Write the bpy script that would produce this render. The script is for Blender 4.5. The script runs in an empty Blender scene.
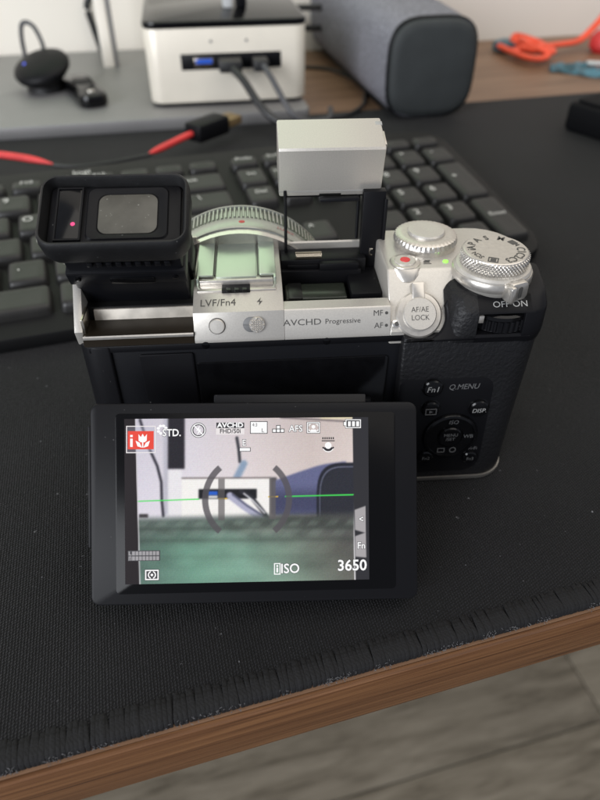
import bpy, bmesh, math, random
import numpy as np
from mathutils import Matrix, Vector
random.seed(7)
S = 0.001                      # every length below is in millimetres
PI = math.pi
rad = math.radians
scene = bpy.context.scene
COL = scene.collection

# ------------------------------------------------------------------ camera, world, lamps
cd = bpy.data.cameras.new('view_camera')
cam = bpy.data.objects.new('view_camera', cd)
COL.objects.link(cam)
cam.location = (0, -0.142, 0.149)
cam.rotation_euler = (rad(50), 0, 0)
cd.sensor_width = 36
cd.sensor_fit = 'AUTO'
cd.lens = 36 * 660 / 800
cd.clip_start = 0.01
cd.clip_end = 20
cd.dof.use_dof = True
cd.dof.focus_distance = 0.166
cd.dof.aperture_fstop = 29.7 / 2.05
scene.camera = cam

w = bpy.data.worlds.new('World')
scene.world = w
w.use_nodes = True
bg = w.node_tree.nodes['Background']
bg.inputs[0].default_value = (0.80, 0.86, 1.0, 1)
bg.inputs[1].default_value = 0.34


def area(name, loc, target, sx, sy, power, color):
    l = bpy.data.lights.new(name, 'AREA')
    l.shape = 'RECTANGLE'
    l.size, l.size_y = sx, sy
    l.energy = power
    l.color = color
    o = bpy.data.objects.new(name, l)
    COL.objects.link(o)
    o.location = loc
    d = Vector(target) - Vector(loc)
    o.rotation_euler = d.to_track_quat('-Z', 'Y').to_euler()
    return o


area('window_light', (-0.95, -1.15, 0.50), (0, 0.1, 0), 1.1, 0.9, 33, (0.92, 0.95, 1.0))
area('ceiling_bounce', (0.65, 0.20, 1.45), (0.2, 0.2, 0), 2.6, 2.2, 30, (1.0, 0.93, 0.83))
area('monitor_glow', (-0.17, 0.43, 0.36), (-0.05, 0.05, 0.0), 0.54, 0.30, 0.29, (0.50, 1.0, 0.48))

scene.view_settings.view_transform = 'Standard'
scene.view_settings.look = 'None'
scene.view_settings.exposure = 0.0
scene.view_settings.gamma = 1.0
scene.view_settings.use_curve_mapping = False
scene.cycles.use_denoising = True
scene.cycles.max_bounces = 6


# ------------------------------------------------------------------ materials
def rgb(r, g, b):
    f = lambda c: (c / 255 / 12.92) if c / 255 <= 0.04045 else ((c / 255 + 0.055) / 1.055) ** 2.4
    return (f(r), f(g), f(b))


def mat(name, col, rough=0.5, metal=0.0, spec=0.5, bump=0.0, bscale=1000, var=0.0, vscale=200,
        rvar=0.0, emit=None, estr=1.0, coat=0.0, speck=0.0, sscale=900, sthr=0.74, scol=(0.5, 0.5, 0.48), bdist=0.0004,
        btype='noise', aniso=None):
    m = bpy.data.materials.new(name)
    m.use_nodes = True
    nt = m.node_tree
    N, L = nt.nodes, nt.links
    b = N['Principled BSDF']
    b.inputs['Base Color'].default_value = (*col, 1)
    b.inputs['Roughness'].default_value = rough
    b.inputs['Metallic'].default_value = metal
    b.inputs['Specular IOR Level'].default_value = spec
    b.inputs['Coat Weight'].default_value = coat
    tc = N.new('ShaderNodeTexCoord')
    vec = tc.outputs['Object']
    if aniso:
        mp = N.new('ShaderNodeMapping')
        mp.inputs['Scale'].default_value = aniso
        L.new(vec, mp.inputs['Vector'])
        vec = mp.outputs['Vector']
    csock = None
    if var > 0:
        n = N.new('ShaderNodeTexNoise')
        n.inputs['Scale'].default_value = vscale
        n.inputs['Detail'].default_value = 5
        L.new(vec, n.inputs['Vector'])
        r = N.new('ShaderNodeValToRGB')
        r.color_ramp.elements[0].position = 0.3
        r.color_ramp.elements[1].position = 0.7
        r.color_ramp.elements[0].color = (*[c * (1 - var) for c in col], 1)
        r.color_ramp.elements[1].color = (*[min(1, c * (1 + var)) for c in col], 1)
        L.new(n.outputs['Fac'], r.inputs['Fac'])
        csock = r.outputs['Color']
        if rvar > 0:
            mr = N.new('ShaderNodeMapRange')
            mr.inputs['To Min'].default_value = max(0.02, rough - rvar)
            mr.inputs['To Max'].default_value = min(1, rough + rvar)
            L.new(n.outputs['Fac'], mr.inputs['Value'])
            L.new(mr.outputs['Result'], b.inputs['Roughness'])
    if speck > 0:
        n2 = N.new('ShaderNodeTexNoise')
        n2.inputs['Scale'].default_value = sscale
        n2.inputs['Detail'].default_value = 1
        L.new(tc.outputs['Object'], n2.inputs['Vector'])
        mr2 = N.new('ShaderNodeMapRange')
        mr2.inputs['From Min'].default_value = sthr
        mr2.inputs['From Max'].default_value = sthr + 0.04
        mr2.inputs['To Max'].default_value = speck
        L.new(n2.outputs['Fac'], mr2.inputs['Value'])
        mx = N.new('ShaderNodeMix')
        mx.data_type = 'RGBA'
        L.new(mr2.outputs['Result'], mx.inputs['Factor'])
        if csock:
            L.new(csock, mx.inputs['A'])
        else:
            mx.inputs['A'].default_value = (*col, 1)
        mx.inputs['B'].default_value = (*scol, 1)
        csock = mx.outputs['Result']
    if csock:
        L.new(csock, b.inputs['Base Color'])
    if bump > 0:
        if btype == 'noise':
            t = N.new('ShaderNodeTexNoise')
            t.inputs['Scale'].default_value = bscale
            t.inputs['Detail'].default_value = 3
            out = t.outputs['Fac']
        else:
            t = N.new('ShaderNodeTexVoronoi')
            t.inputs['Scale'].default_value = bscale
            out = t.outputs['Distance']
        L.new(vec, t.inputs['Vector'])
        bp = N.new('ShaderNodeBump')
        bp.inputs['Strength'].default_value = bump
        bp.inputs['Distance'].default_value = bdist
        L.new(out, bp.inputs['Height'])
        L.new(bp.outputs['Normal'], b.inputs['Normal'])
    if emit:
        b.inputs['Emission Color'].default_value = (*emit, 1)
        b.inputs['Emission Strength'].default_value = estr
    return m


def wood_mat(name, c0, c1, c2, rot, scale=(6, 90, 90), rough=0.5, bump=0.12, lo=0.46, hi=0.86):
    m = bpy.data.materials.new(name)
    m.use_nodes = True
    nt = m.node_tree
    N, L = nt.nodes, nt.links
    b = N['Principled BSDF']
    b.inputs['Roughness'].default_value = rough
    b.inputs['Specular IOR Level'].default_value = 0.3
    tc = N.new('ShaderNodeTexCoord')
    mp = N.new('ShaderNodeMapping')
    mp.inputs['Rotation'].default_value = (0, 0, rot)
    mp2 = N.new('ShaderNodeMapping')
    mp2.inputs['Scale'].default_value = scale
    L.new(tc.outputs['Object'], mp.inputs['Vector'])
    L.new(mp.outputs['Vector'], mp2.inputs['Vector'])
    n1 = N.new('ShaderNodeTexNoise')
    n1.inputs['Scale'].default_value = 1.0
    n1.inputs['Detail'].default_value = 8
    n1.inputs['Roughness'].default_value = 0.6
    n1.inputs['Distortion'].default_value = 0.8
    L.new(mp2.outputs['Vector'], n1.inputs['Vector'])
    mp3 = N.new('ShaderNodeMapping')
    mp3.inputs['Scale'].default_value = (scale[0] * 3, scale[1] * 9, scale[2] * 9)
    L.new(mp.outputs['Vector'], mp3.inputs['Vector'])
    n2 = N.new('ShaderNodeTexNoise')
    n2.inputs['Scale'].default_value = 1.0
    n2.inputs['Detail'].default_value = 4
    L.new(mp3.outputs['Vector'], n2.inputs['Vector'])
    ad = N.new('ShaderNodeMath')
    ad.operation = 'MULTIPLY_ADD'
    ad.inputs[1].default_value = 0.35
    L.new(n2.outputs['Fac'], ad.inputs[0])
    L.new(n1.outputs['Fac'], ad.inputs[2])
    r = N.new('ShaderNodeValToRGB')
    e = r.color_ramp.elements
    e[0].position, e[0].color = lo, (*c0, 1)
    e[1].position, e[1].color = hi, (*c2, 1)
    k = e.new(lo + 0.42 * (hi - lo))
    k.color = (*c1, 1)
    L.new(ad.outputs[0], r.inputs['Fac'])
    L.new(r.outputs['Color'], b.inputs['Base Color'])
    bp = N.new('ShaderNodeBump')
    bp.inputs['Strength'].default_value = bump
    bp.inputs['Distance'].default_value = 0.0005
    L.new(ad.outputs[0], bp.inputs['Height'])
    L.new(bp.outputs['Normal'], b.inputs['Normal'])
    return m


def mat_cloth(name):
    """black woven desk mat: fine diagonal weave, faint lint"""
    m = mat(name, (0.0060, 0.0060, 0.0068), rough=0.7, spec=0.16, var=0.35, vscale=26, speck=0.7, sscale=430, sthr=0.755,
            scol=(0.16, 0.16, 0.17))
    nt = m.node_tree
    N, L = nt.nodes, nt.links
    b = N['Principled BSDF']
    b.inputs['Sheen Weight'].default_value = 0.05
    b.inputs['Sheen Roughness'].default_value = 0.5
    tc = N.new('ShaderNodeTexCoord')
    outs = []
    for ang in (rad(16 + 38), rad(16 - 30)):
        mp = N.new('ShaderNodeMapping')
        mp.inputs['Rotation'].default_value = (0, 0, ang)
        L.new(tc.outputs['Object'], mp.inputs['Vector'])
        wv = N.new('ShaderNodeTexWave')
        wv.inputs['Scale'].default_value = 430
        wv.inputs['Distortion'].default_value = 2.6
        wv.inputs['Detail'].default_value = 2
        wv.inputs['Detail Scale'].default_value = 3
        L.new(mp.outputs['Vector'], wv.inputs['Vector'])
        outs.append(wv.outputs['Fac'])
    mu = N.new('ShaderNodeMath')
    mu.operation = 'MULTIPLY'
    L.new(outs[0], mu.inputs[0])
    L.new(outs[1], mu.inputs[1])
    bp = N.new('ShaderNodeBump')
    bp.inputs['Strength'].default_value = 0.9
    bp.inputs['Distance'].default_value = 0.0005
    L.new(mu.outputs[0], bp.inputs['Height'])
    L.new(bp.outputs['Normal'], b.inputs['Normal'])
    base_link = b.inputs['Base Color'].links[0].from_socket
    mr = N.new('ShaderNodeMapRange')
    mr.inputs['From Min'].default_value = 0.05
    mr.inputs['From Max'].default_value = 0.7
    mr.inputs['To Min'].default_value = 0.35
    mr.inputs['To Max'].default_value = 2.1
    L.new(mu.outputs[0], mr.inputs['Value'])
    mx = N.new('ShaderNodeVectorMath')
    mx.operation = 'SCALE'
    L.new(base_link, mx.inputs[0])
    L.new(mr.outputs['Result'], mx.inputs['Scale'])
    L.new(mx.outputs[0], b.inputs['Base Color'])
    return m


SILVER = mat('silver_satin', (0.51, 0.485, 0.443), rough=0.35, metal=0.55, bump=0.25, bscale=4200, bdist=0.00012, var=0.05, vscale=2600, speck=0.5, sscale=620, sthr=0.785, scol=(0.16, 0.15, 0.14))
SILVER_EDGE = mat('silver_polished', (0.72, 0.69, 0.65), rough=0.22, metal=0.9, var=0.05, vscale=600, rvar=0.06)
SILVER_DULL = mat('dial_metal', (0.56, 0.53, 0.485), rough=0.3, metal=0.8, var=0.06, vscale=900, rvar=0.06)
BASE_METAL = mat('base_metal', (0.30, 0.285, 0.26), rough=0.45, metal=0.8, var=0.08, vscale=400)
STEEL = mat('spring_steel', (0.55, 0.50, 0.42), rough=0.25, metal=1.0)
BLACK = mat('black_plastic', (0.004, 0.0042, 0.0055), rough=0.4, spec=0.25, bump=0.15, bscale=2600, bdist=0.0001, speck=0.25, sscale=1500, sthr=0.77, scol=(0.2, 0.2, 0.2))
BLACK_SATIN = mat('black_satin_plastic', (0.0042, 0.0042, 0.0052), rough=0.45, spec=0.16, bump=0.15, bscale=3600, bdist=0.0001, speck=0.35, sscale=1100, sthr=0.79, scol=(0.25, 0.25, 0.25))
BLACK_GLOSS = mat('black_gloss', (0.003, 0.003, 0.0035), rough=0.14, spec=0.3, var=0.2, vscale=300, rvar=0.05)
WELL = mat('flash_well_black', (0.008, 0.008, 0.008), rough=0.33, spec=0.5, var=0.3, vscale=500)
STEP = mat('bay_step_metal', (0.50, 0.46, 0.40), rough=0.5, metal=0.5, var=0.2, vscale=260)
BAY = mat('bay_brown_gloss', (0.016, 0.012, 0.008), rough=0.3, spec=0.4, speck=0.6, sscale=900, sthr=0.76, scol=(0.2, 0.18, 0.15))
WELL_OLIVE = mat('smoked_cover', (0.020, 0.024, 0.018), rough=0.22, spec=0.6)
RUBBER = mat('black_rubber', (0.0075, 0.0075, 0.008), rough=0.5, spec=0.33, bump=0.2, bscale=1500, bdist=0.0002, speck=0.5, sscale=900, sthr=0.775, scol=(0.3, 0.3, 0.3), var=0.25, vscale=160)
LEATHER = mat('grained_leatherette', (0.006, 0.006, 0.0068), rough=0.5, spec=0.3, bump=0.7, bscale=950, bdist=0.0004)
GLASS_EYE = mat('eyepiece_glass', (0.060, 0.057, 0.047), rough=0.35, spec=0.4, var=0.3, vscale=140, speck=0.5, sscale=1500, sthr=0.73, scol=(0.3, 0.3, 0.27))
PRINT_DARK = mat('dark_print', (0.05, 0.048, 0.045), rough=0.5)
PRINT_GREY = mat('grey_print', (0.30, 0.30, 0.29), rough=0.5)
PRINT_DIM = mat('dim_grey_print', (0.11, 0.11, 0.11), rough=0.5)
RED = mat('red_enamel', (0.55, 0.02, 0.025), rough=0.4)
GREEN_LED = mat('green_led', (0.2, 0.8, 0.1), rough=0.4, emit=(0.30, 0.95, 0.06), estr=1.0)
PINK_LED = mat('pink_led', (0.5, 0.05, 0.15), rough=0.4, emit=(0.70, 0.03, 0.16), estr=0.55)
BLUE_LED = mat('blue_led', (0.05, 0.08, 0.5), rough=0.4, emit=(0.05, 0.08, 0.75), estr=0.7)
LENS_SILVER = mat('lens_silver', (0.43, 0.445, 0.405), rough=0.33, metal=0.75, var=0.05, vscale=900)
COVER = mat('display_cover', (0.003, 0.003, 0.0035), rough=0.22, spec=0.12)
SHOE_PLATE = mat('hot_shoe_plate', (0.47, 0.53, 0.45), rough=0.3, metal=0.85, var=0.03, vscale=200, rvar=0.05)
CREAM = mat('painted_wall', (0.80, 0.752, 0.675), rough=0.9, spec=0.2, var=0.03, vscale=6, bump=0.1, bscale=180)
KEYCASE = mat('keyboard_case', (0.0045, 0.0045, 0.0048), rough=0.55, spec=0.2, bump=0.1, bscale=1800, bdist=0.0001)
KEYCAP = mat('key_cap', (0.0165, 0.016, 0.0155), rough=0.42, spec=0.34, bump=0.15, bscale=2000, bdist=0.0001, var=0.3, vscale=60, rvar=0.1)
LEGEND = mat('key_legend', (0.55, 0.55, 0.53), rough=0.6)
STAND_GREY = mat('grey_metal', (0.215, 0.212, 0.212), rough=0.45, metal=0.25, var=0.06, vscale=30, rvar=0.05)
NUC_SILVER = mat('mini_computer_silver', (0.78, 0.725, 0.62), rough=0.42, metal=0.15, var=0.04, vscale=50)
FABRIC = mat('speaker_fabric', (0.19, 0.188, 0.215), rough=0.95, spec=0.2, bump=0.9, bscale=700, var=0.45, vscale=620, bdist=0.0008)
ENDCAP = mat('speaker_end_rubber', (0.030, 0.034, 0.035), rough=0.65, spec=0.35, var=0.12, vscale=60)
CABLE = mat('black_cable', (0.013, 0.013, 0.014), rough=0.5)
CABLE_GREY = mat('grey_cable', (0.06, 0.06, 0.065), rough=0.5)
RED_CABLE = mat('red_cable', (0.62, 0.035, 0.035), rough=0.5, var=0.15, vscale=80)
TAN = mat('brass_plug', (0.32, 0.22, 0.11), rough=0.35, metal=0.6)
ORANGE = mat('orange_strap', (0.85, 0.09, 0.035), rough=0.55, var=0.12, vscale=60)
TEAL = mat('blue_wrapper', (0.045, 0.13, 0.17), rough=0.35, var=0.9, vscale=70)
WRAP_WHITE = mat('wrapper_white', (0.55, 0.58, 0.58), rough=0.4)
USB_BLUE = mat('usb_blue', (0.02, 0.10, 0.55), rough=0.4)
STITCH = mat('hem_thread', (0.0068, 0.0068, 0.0075), rough=0.85, spec=0.3, bump=0.7, bscale=1500, bdist=0.0004, var=0.35, vscale=500)
LINT = mat('lint_grey', (0.10, 0.10, 0.105), rough=0.9)
DARK_POUCH = mat('black_pouch', (0.003, 0.003, 0.004), rough=0.8, spec=0.15, bump=0.4, bscale=300)
CLOTH = mat_cloth('desk_mat_cloth')
DESK_ANG = rad(15.9)
WOOD = wood_mat('walnut_top', (0.12, 0.066, 0.036), (0.18, 0.102, 0.060), (0.25, 0.15, 0.092), -DESK_ANG, (5, 60, 60), 0.42)
WOOD_EDGE = wood_mat('walnut_edge', (0.014, 0.005, 0.0025), (0.098, 0.042, 0.017), (0.185, 0.088, 0.037), -DESK_ANG, (12, 900, 950), 0.5, 0.3, lo=0.40, hi=0.88)
PLANK = wood_mat('grey_vinyl_plank', (0.095, 0.080, 0.058), (0.18, 0.156, 0.118), (0.26, 0.229, 0.178), 0, (9, 55, 55), 0.55, lo=0.46, hi=0.90)
GAP = mat('plank_gap', (0.02, 0.018, 0.015), rough=0.8)


# ------------------------------------------------------------------ mesh helpers
class MB:
    def __init__(self):
        self.v, self.f = [], []

    def add(self, vs, fs, M=None):
        o = len(self.v)
        if M is not None:
            vs = [tuple(M @ Vector(p)) for p in vs]
        self.v += [tuple(p) for p in vs]
        self.f += [tuple(i + o for i in q) for q in fs]
        return self

    def box(self, x0, x1, y0, y1, z0, z1, b=0.0, seg=2, M=None):
        bm = bmesh.new()
        bmesh.ops.create_cube(bm, size=1)
        for v in bm.verts:
            v.co = ((x0 + x1) / 2 + v.co.x * (x1 - x0), (y0 + y1) / 2 + v.co.y * (y1 - y0), (z0 + z1) / 2 + v.co.z * (z1 - z0))
        if b > 0:
            bmesh.ops.bevel(bm, geom=bm.edges[:], offset=b, segments=seg, affect='EDGES', profile=0.5)
        bm.verts.index_update()
        self.add([v.co[:] for v in bm.verts], [[v.index for v in f.verts] for f in bm.faces], M)
        bm.free()
        return self

    def loft(self, rings, cap0=True, cap1=True, M=None, closed=True):
        n = len(rings[0])
        vs = [p for r in rings for p in r]
        fs = []
        for k in range(len(rings) - 1):
            for i in range(n if closed else n - 1):
                j = (i + 1) % n
                fs.append((k * n + i, k * n + j, (k + 1) * n + j, (k + 1) * n + i))
        if cap0:
            fs.append(tuple(range(n))[::-1])
        if cap1:
            fs.append(tuple((len(rings) - 1) * n + i for i in range(n)))
        return self.add(vs, fs, M)

    def prism(self, out, z0, z1, b=0.0, M=None):
        """outline (counter-clockwise) extruded in z with a small rounded edge on top and bottom"""
        if b <= 0:
            return self.loft([[(x, y, z0) for x, y in out], [(x, y, z1) for x, y in out]], M=M)
        r = []
        for dz, ins in ((0, b), (b * 0.3, b * 0.3), (b, 0)):
            r.append([(x, y, z0 + dz) for x, y in inset(out, ins)])
        for dz, ins in ((b, 0), (b * 0.3, b * 0.3), (0, b)):
            r.append([(x, y, z1 - dz) for x, y in inset(out, ins)])
        return self.loft(r, M=M)

    def lathe(self, prof, n=48, M=None, cap0=True, cap1=True):
        rings = [[(r * math.cos(2 * PI * i / n), r * math.sin(2 * PI * i / n), z) for i in range(n)] for r, z in prof]
        return self.loft(rings, cap0, cap1, M)

    def tube(self, pts, r, n=10, M=None, flat=1.0):
        P = [Vector(p) for p in pts]
        rs = r if isinstance(r, (list, tuple)) else [r] * len(P)
        rings = []
        up = Vector((0, 0, 1))
        for i, p in enumerate(P):
            t = (P[min(i + 1, len(P) - 1)] - P[max(i - 1, 0)]).normalized()
            a = t.cross(up)
            if a.length < 1e-3:
                a = t.cross(Vector((1, 0, 0)))
            a.normalize()
            c = a.cross(t).normalized()
            rings.append([tuple(p + (a * math.cos(2 * PI * k / n) + c * flat * math.sin(2 * PI * k / n)) * rs[i]) for k in range(n)])
        return self.loft(rings, M=M)

    def mesh(self, name, smooth=True, ang=35):
        me = bpy.data.meshes.new(name)
        me.from_pydata([(x * S, y * S, z * S) for x, y, z in self.v], [], self.f)
        bm = bmesh.new()
        bm.from_mesh(me)
        bmesh.ops.recalc_face_normals(bm, faces=bm.faces[:])
        bm.to_mesh(me)
        bm.free()
        if smooth:
            for p in me.polygons:
                p.use_smooth = True
            me.set_sharp_from_angle(angle=rad(ang))
        return me

    def build(self, name, m, parent=None, M=None, smooth=True, ang=35):
        me = self.mesh(name, smooth, ang)
        me.materials.append(m)
        o = bpy.data.objects.new(name, me)
        COL.objects.link(o)
        if parent:
            o.parent = parent
        if M is not None:
            o.matrix_local = mm(M)
        return o


def mm(M):
    M = M.copy()
    M.translation = M.translation * S
    return M


def inset(out, d):
    n = len(out)
    area_ = sum(out[i][0] * out[(i + 1) % n][1] - out[(i + 1) % n][0] * out[i][1] for i in range(n))
    s = 1 if area_ > 0 else -1
    res = []
    for i in range(n):
        p0, p1, p2 = Vector(out[i - 1]), Vector(out[i]), Vector(out[(i + 1) % n])
        e1, e2 = (p1 - p0), (p2 - p1)
        if e1.length < 1e-6 or e2.length < 1e-6:
            res.append(tuple(p1))
            continue
        e1.normalize(); e2.normalize()
        n1, n2 = Vector((-e1.y, e1.x)) * s, Vector((-e2.y, e2.x)) * s
        bis = n1 + n2
        if bis.length < 1e-6:
            bis = n1
        bis.normalize()
        k = d / max(0.5, bis.dot(n1))
        res.append((p1.x + bis.x * k, p1.y + bis.y * k))
    return res


def rrect(x0, x1, y0, y1, r, k=6):
    pts = []
    rr = r if isinstance(r, (list, tuple)) else (r, r, r, r)      # br, tr, tl, bl
    for (cx, cy, a0, q) in ((x1, y0, -90, rr[0]), (x1, y1, 0, rr[1]), (x0, y1, 90, rr[2]), (x0, y0, 180, rr[3])):
        sx = -1 if cx == x1 else 1
        sy = 1 if cy == y0 else -1
        for i in range(k + 1):
            a = rad(a0 + 90 * i / k)
            pts.append((cx + sx * q + q * math.cos(a), cy + sy * q + q * math.sin(a)))
    return pts


def circle(cx, cy, r, n=32):
    return [(cx + r * math.cos(2 * PI * i / n), cy + r * math.sin(2 * PI * i / n)) for i in range(n)]


def frame(o, x, y):
    x = Vector(x).normalized()
    y = Vector(y)
    y = (y - x * y.dot(x)).normalized()
    z = x.cross(y)
    M = Matrix((x, y, z)).transposed().to_4x4()
    M.translation = Vector(o)
    return M


def tag(o, label=None, cat=None, group=None, kind=None):
    if label: o['label'] = label
    if cat: o['category'] = cat
    if group: o['group'] = group
    if kind: o['kind'] = kind
    return o


def empty(name, loc, rz, label, cat, group=None):
    o = bpy.data.objects.new(name, None)
    o.empty_display_size = 0.01
    COL.objects.link(o)
    o.location = [c * S for c in loc]
    o.rotation_euler = (0, 0, rz)
    return tag(o, label, cat, group)


_fonts = {}


def text(name, body, size, M, m, parent, align='CENTER', sx=1.0, weight=0.0, shear=0.0):
    key = (body, size, m.name, align, weight, shear)
    if key not in _fonts:
        c = bpy.data.curves.new(name, 'FONT')
        c.body = body
        c.size = size * S
        c.align_x = align
        c.align_y = 'CENTER'
        c.offset = weight * S
        c.shear = shear
        c.resolution_u = 3
        tmp = bpy.data.objects.new('tmp', c)
        me = bpy.data.meshes.new_from_object(tmp)
        bpy.data.objects.remove(tmp)
        me.materials.clear()
        me.materials.append(m)
        _fonts[key] = me
    o = bpy.data.objects.new(name, _fonts[key])
    COL.objects.link(o)
    o.parent = parent
    o.matrix_local = mm(M) @ Matrix.Diagonal((sx, 1, 1, 1))
    return o


def at(M, x, y, z=0.0, rot=0.0):
    return M @ Matrix.Translation((x, y, z)) @ Matrix.Rotation(rot, 4, 'Z')


# ------------------------------------------------------------------ room: floor, wall
FZ = -740
fl = MB().box(-1500, 1700, -1200, 1300, FZ - 12, FZ - 3).build('floor', GAP)
tag(fl, kind='structure')
PA = rad(15)
pw, plen = 148, 1200
pm = {}
pk = MB().prism(rrect(0, plen - 1.8, 0, pw - 1.8, 0.8, 1), -3, 0, 0.8).mesh('plank')
pk.materials.append(PLANK)
for r in range(-3, 9):
    off = (r * 437) % plen
    for c in range(-2, 2):
        o = bpy.data.objects.new('plank', pk)
        COL.objects.link(o)
        o.parent = fl
        x, y = c * plen - off + 897, r * pw - 4
        o.location = ((x * math.cos(PA) - y * math.sin(PA)) * S, (x * math.sin(PA) + y * math.cos(PA)) * S, FZ * S)
        o.rotation_euler = (0, 0, PA)

WA = rad(13.5)
wm = Matrix.Translation((184.6, 610, 0)) @ Matrix.Rotation(WA, 4, 'Z')
wl = MB().box(-1600, 1500, 0, 80, FZ - 3, 1500, M=wm).build('wall', CREAM)
tag(wl, kind='structure')

# ------------------------------------------------------------------ desk
dk = empty('desk', (0, 0, -3), 0, 'brown wood-grain desk under the black mat with its edge banding showing', 'desk')
u = Vector((math.cos(rad(16.2)), math.sin(rad(16.2))))
nrm = Vector((-u.y, u.x))
MN = Vector((-63.2, -85.6))                      # a point on the near edge of the mat


def near(t, d=0.0):
    p = MN + u * t + nrm * d
    return (p.x, p.y)


E0, E1 = near(-420, -2.4), near(620, -2.4)
wu = Vector((math.cos(WA), math.sin(WA)))
B0 = Vector((184.6, 609.5)) - wu * 640
B1 = Vector((184.6, 609.5)) + wu * 520
top = [(E0[0] + nrm.x * 1.6, E0[1] + nrm.y * 1.6), (E1[0] + nrm.x * 1.6, E1[1] + nrm.y * 1.6), tuple(B1), tuple(B0)]
MB().prism(top, -17.2, 0, 0.0).build('tabletop', WOOD, dk)
eb = [E0, E1, (E1[0] + nrm.x * 1.59, E1[1] + nrm.y * 1.59), (E0[0] + nrm.x * 1.59, E0[1] + nrm.y * 1.59)]
MB().prism(eb, -17.3, 0.02, 0.35).build('edge_band', WOOD_EDGE, dk)
for t, d in ((-380, 60), (580, 60), (-380, 560), (580, 560)):
    x, y = near(t, d)
    MB().box(x - 20, x + 20, y - 20, y + 20, FZ + 3, -17.3, 1).build('leg', STAND_GREY, dk)

# ------------------------------------------------------------------ desk mat with overlocked hem
dm = empty('desk_mat', (0, 0, 0), 0, 'large black cloth desk mat with a stitched hem along the desk edge', 'desk mat')
m0, m1 = near(-330, 0.35), near(540, 0.35)
f1 = Vector((139.5, 391)) + Vector((math.cos(rad(14)), math.sin(rad(14)))) * 330
f0 = Vector((139.5, 391)) - Vector((math.cos(rad(14)), math.sin(rad(14)))) * 545
MB().prism([m0, m1, tuple(f1), tuple(f0)], -2.99, 0, 0.6).build('cloth', CLOTH, dm)
# one overlock stitch: a soft ridge from the inner line over the edge and down
stitches, shapes_ = [], []
for var in range(7):
    rnd = random.Random(var)
    s = MB()
    ln = 6.2 + rnd.uniform(-0.6, 0.4)
    path = [(0.9, -0.1), (0.55, 0.15), (0.2, 0.52), (-0.35, 0.62), (-0.75, 0.42), (-0.98, -0.1)]
    lean = rnd.uniform(-0.5, 0.3)
    rings = []
    hw = 0.66 + rnd.uniform(-0.1, 0.14)
    hk = rnd.uniform(0.14, 0.28)
    for k, (d, up, wk) in enumerate(((ln, -0.25, 0.55), (ln - 0.5, 0.15, 0.85), (ln * 0.6, 0.42, 1.0), (ln * 0.25, 0.5, 1.0), (0.25, 0.35, 1.0), (-0.45, -0.35, 0.95), (-0.62, -1.4, 0.9), (-0.45, -2.6, 0.8))):
        ring = []
        for q in range(7):
            a = PI * q / 6
            bx = math.cos(a) * hw * wk + lean * d / ln
            hh = math.sin(a) ** 0.6 * hk
            if k < 5:
                ring.append((bx, d, up - 0.2 + hh))
            else:
                ring.append((bx, d - hh * 0.9 + 0.35, up))
        rings.append(ring)
    s.loft(rings, True, True, closed=False)
    shapes_.append(s)
    me = s.mesh('stitch', ang=60)
    me.materials.append(STITCH)
    stitches.append(me)
t = -118.0
while t < 150:
    o = bpy.data.objects.new('stitch', stitches[random.randrange(7)])
    COL.objects.link(o)
    o.parent = dm
    x, y = near(t)
    o.location = (x * S, y * S, 0.0001)
    o.rotation_euler = (0, 0, rad(16.2) + random.uniform(-0.09, 0.07))
    t += random.choice((0.95, 1.0, 1.05, 1.1, 1.15, 1.3))
# the hem goes on beyond the stretch seen here: the same stitches, joined
hem = MB()
for a0, a1 in ((-329, -118.6), (150.4, 538)):
    t = a0
    while t < a1:
        x, y = near(t)
        sh = random.choice(shapes_)
        hem.add(sh.v, sh.f, Matrix.Translation((x, y, 0.1)) @ Matrix.Rotation(rad(16.2) + random.uniform(-0.09, 0.07), 4, 'Z'))
        t += random.choice((0.95, 1.0, 1.05, 1.1, 1.15, 1.3))
tag(hem.build('hem_stitching', STITCH, dm, ang=60), kind='stuff')
fr = MB()
cl = [random.uniform(-118, 150) for _ in range(130)]
for i in range(900):
    t = random.choice(cl) + random.gauss(0, 0.9)
    d = random.gauss(-0.45, 0.22)
    x, y = near(t, d)
    a = random.uniform(0, 2 * PI)
    l = random.uniform(0.2, 0.8)
    z = random.uniform(-2.6, 0.0)
    fr.tube([(x, y, z), (x + math.cos(a) * l * .5, y + math.sin(a) * l * .5, z + random.uniform(0.02, .3)), (x + math.cos(a) * l, y + math.sin(a) * l, z + random.uniform(-.2, .3))], random.uniform(0.03, 0.075), 4)
tag(fr.build('frayed_threads', LINT, dm), kind='stuff')
fr = MB()
for i in range(260):
    x, y = random.uniform(-120, 160), random.uniform(-80, 90)
    if (Vector((x, y)) - MN).dot(nrm) < 6:
        continue
    a = random.uniform(0, 2 * PI)
    l = random.choice((0.12, 0.2, 0.25, 0.3, 0.4, 0.5))
    fr.tube([(x, y, 0.03), (x + math.cos(a) * l, y + math.sin(a) * l, 0.07)], random.uniform(0.02, 0.05), 4)
tag(fr.build('lint', LINT, dm), kind='stuff')

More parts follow.
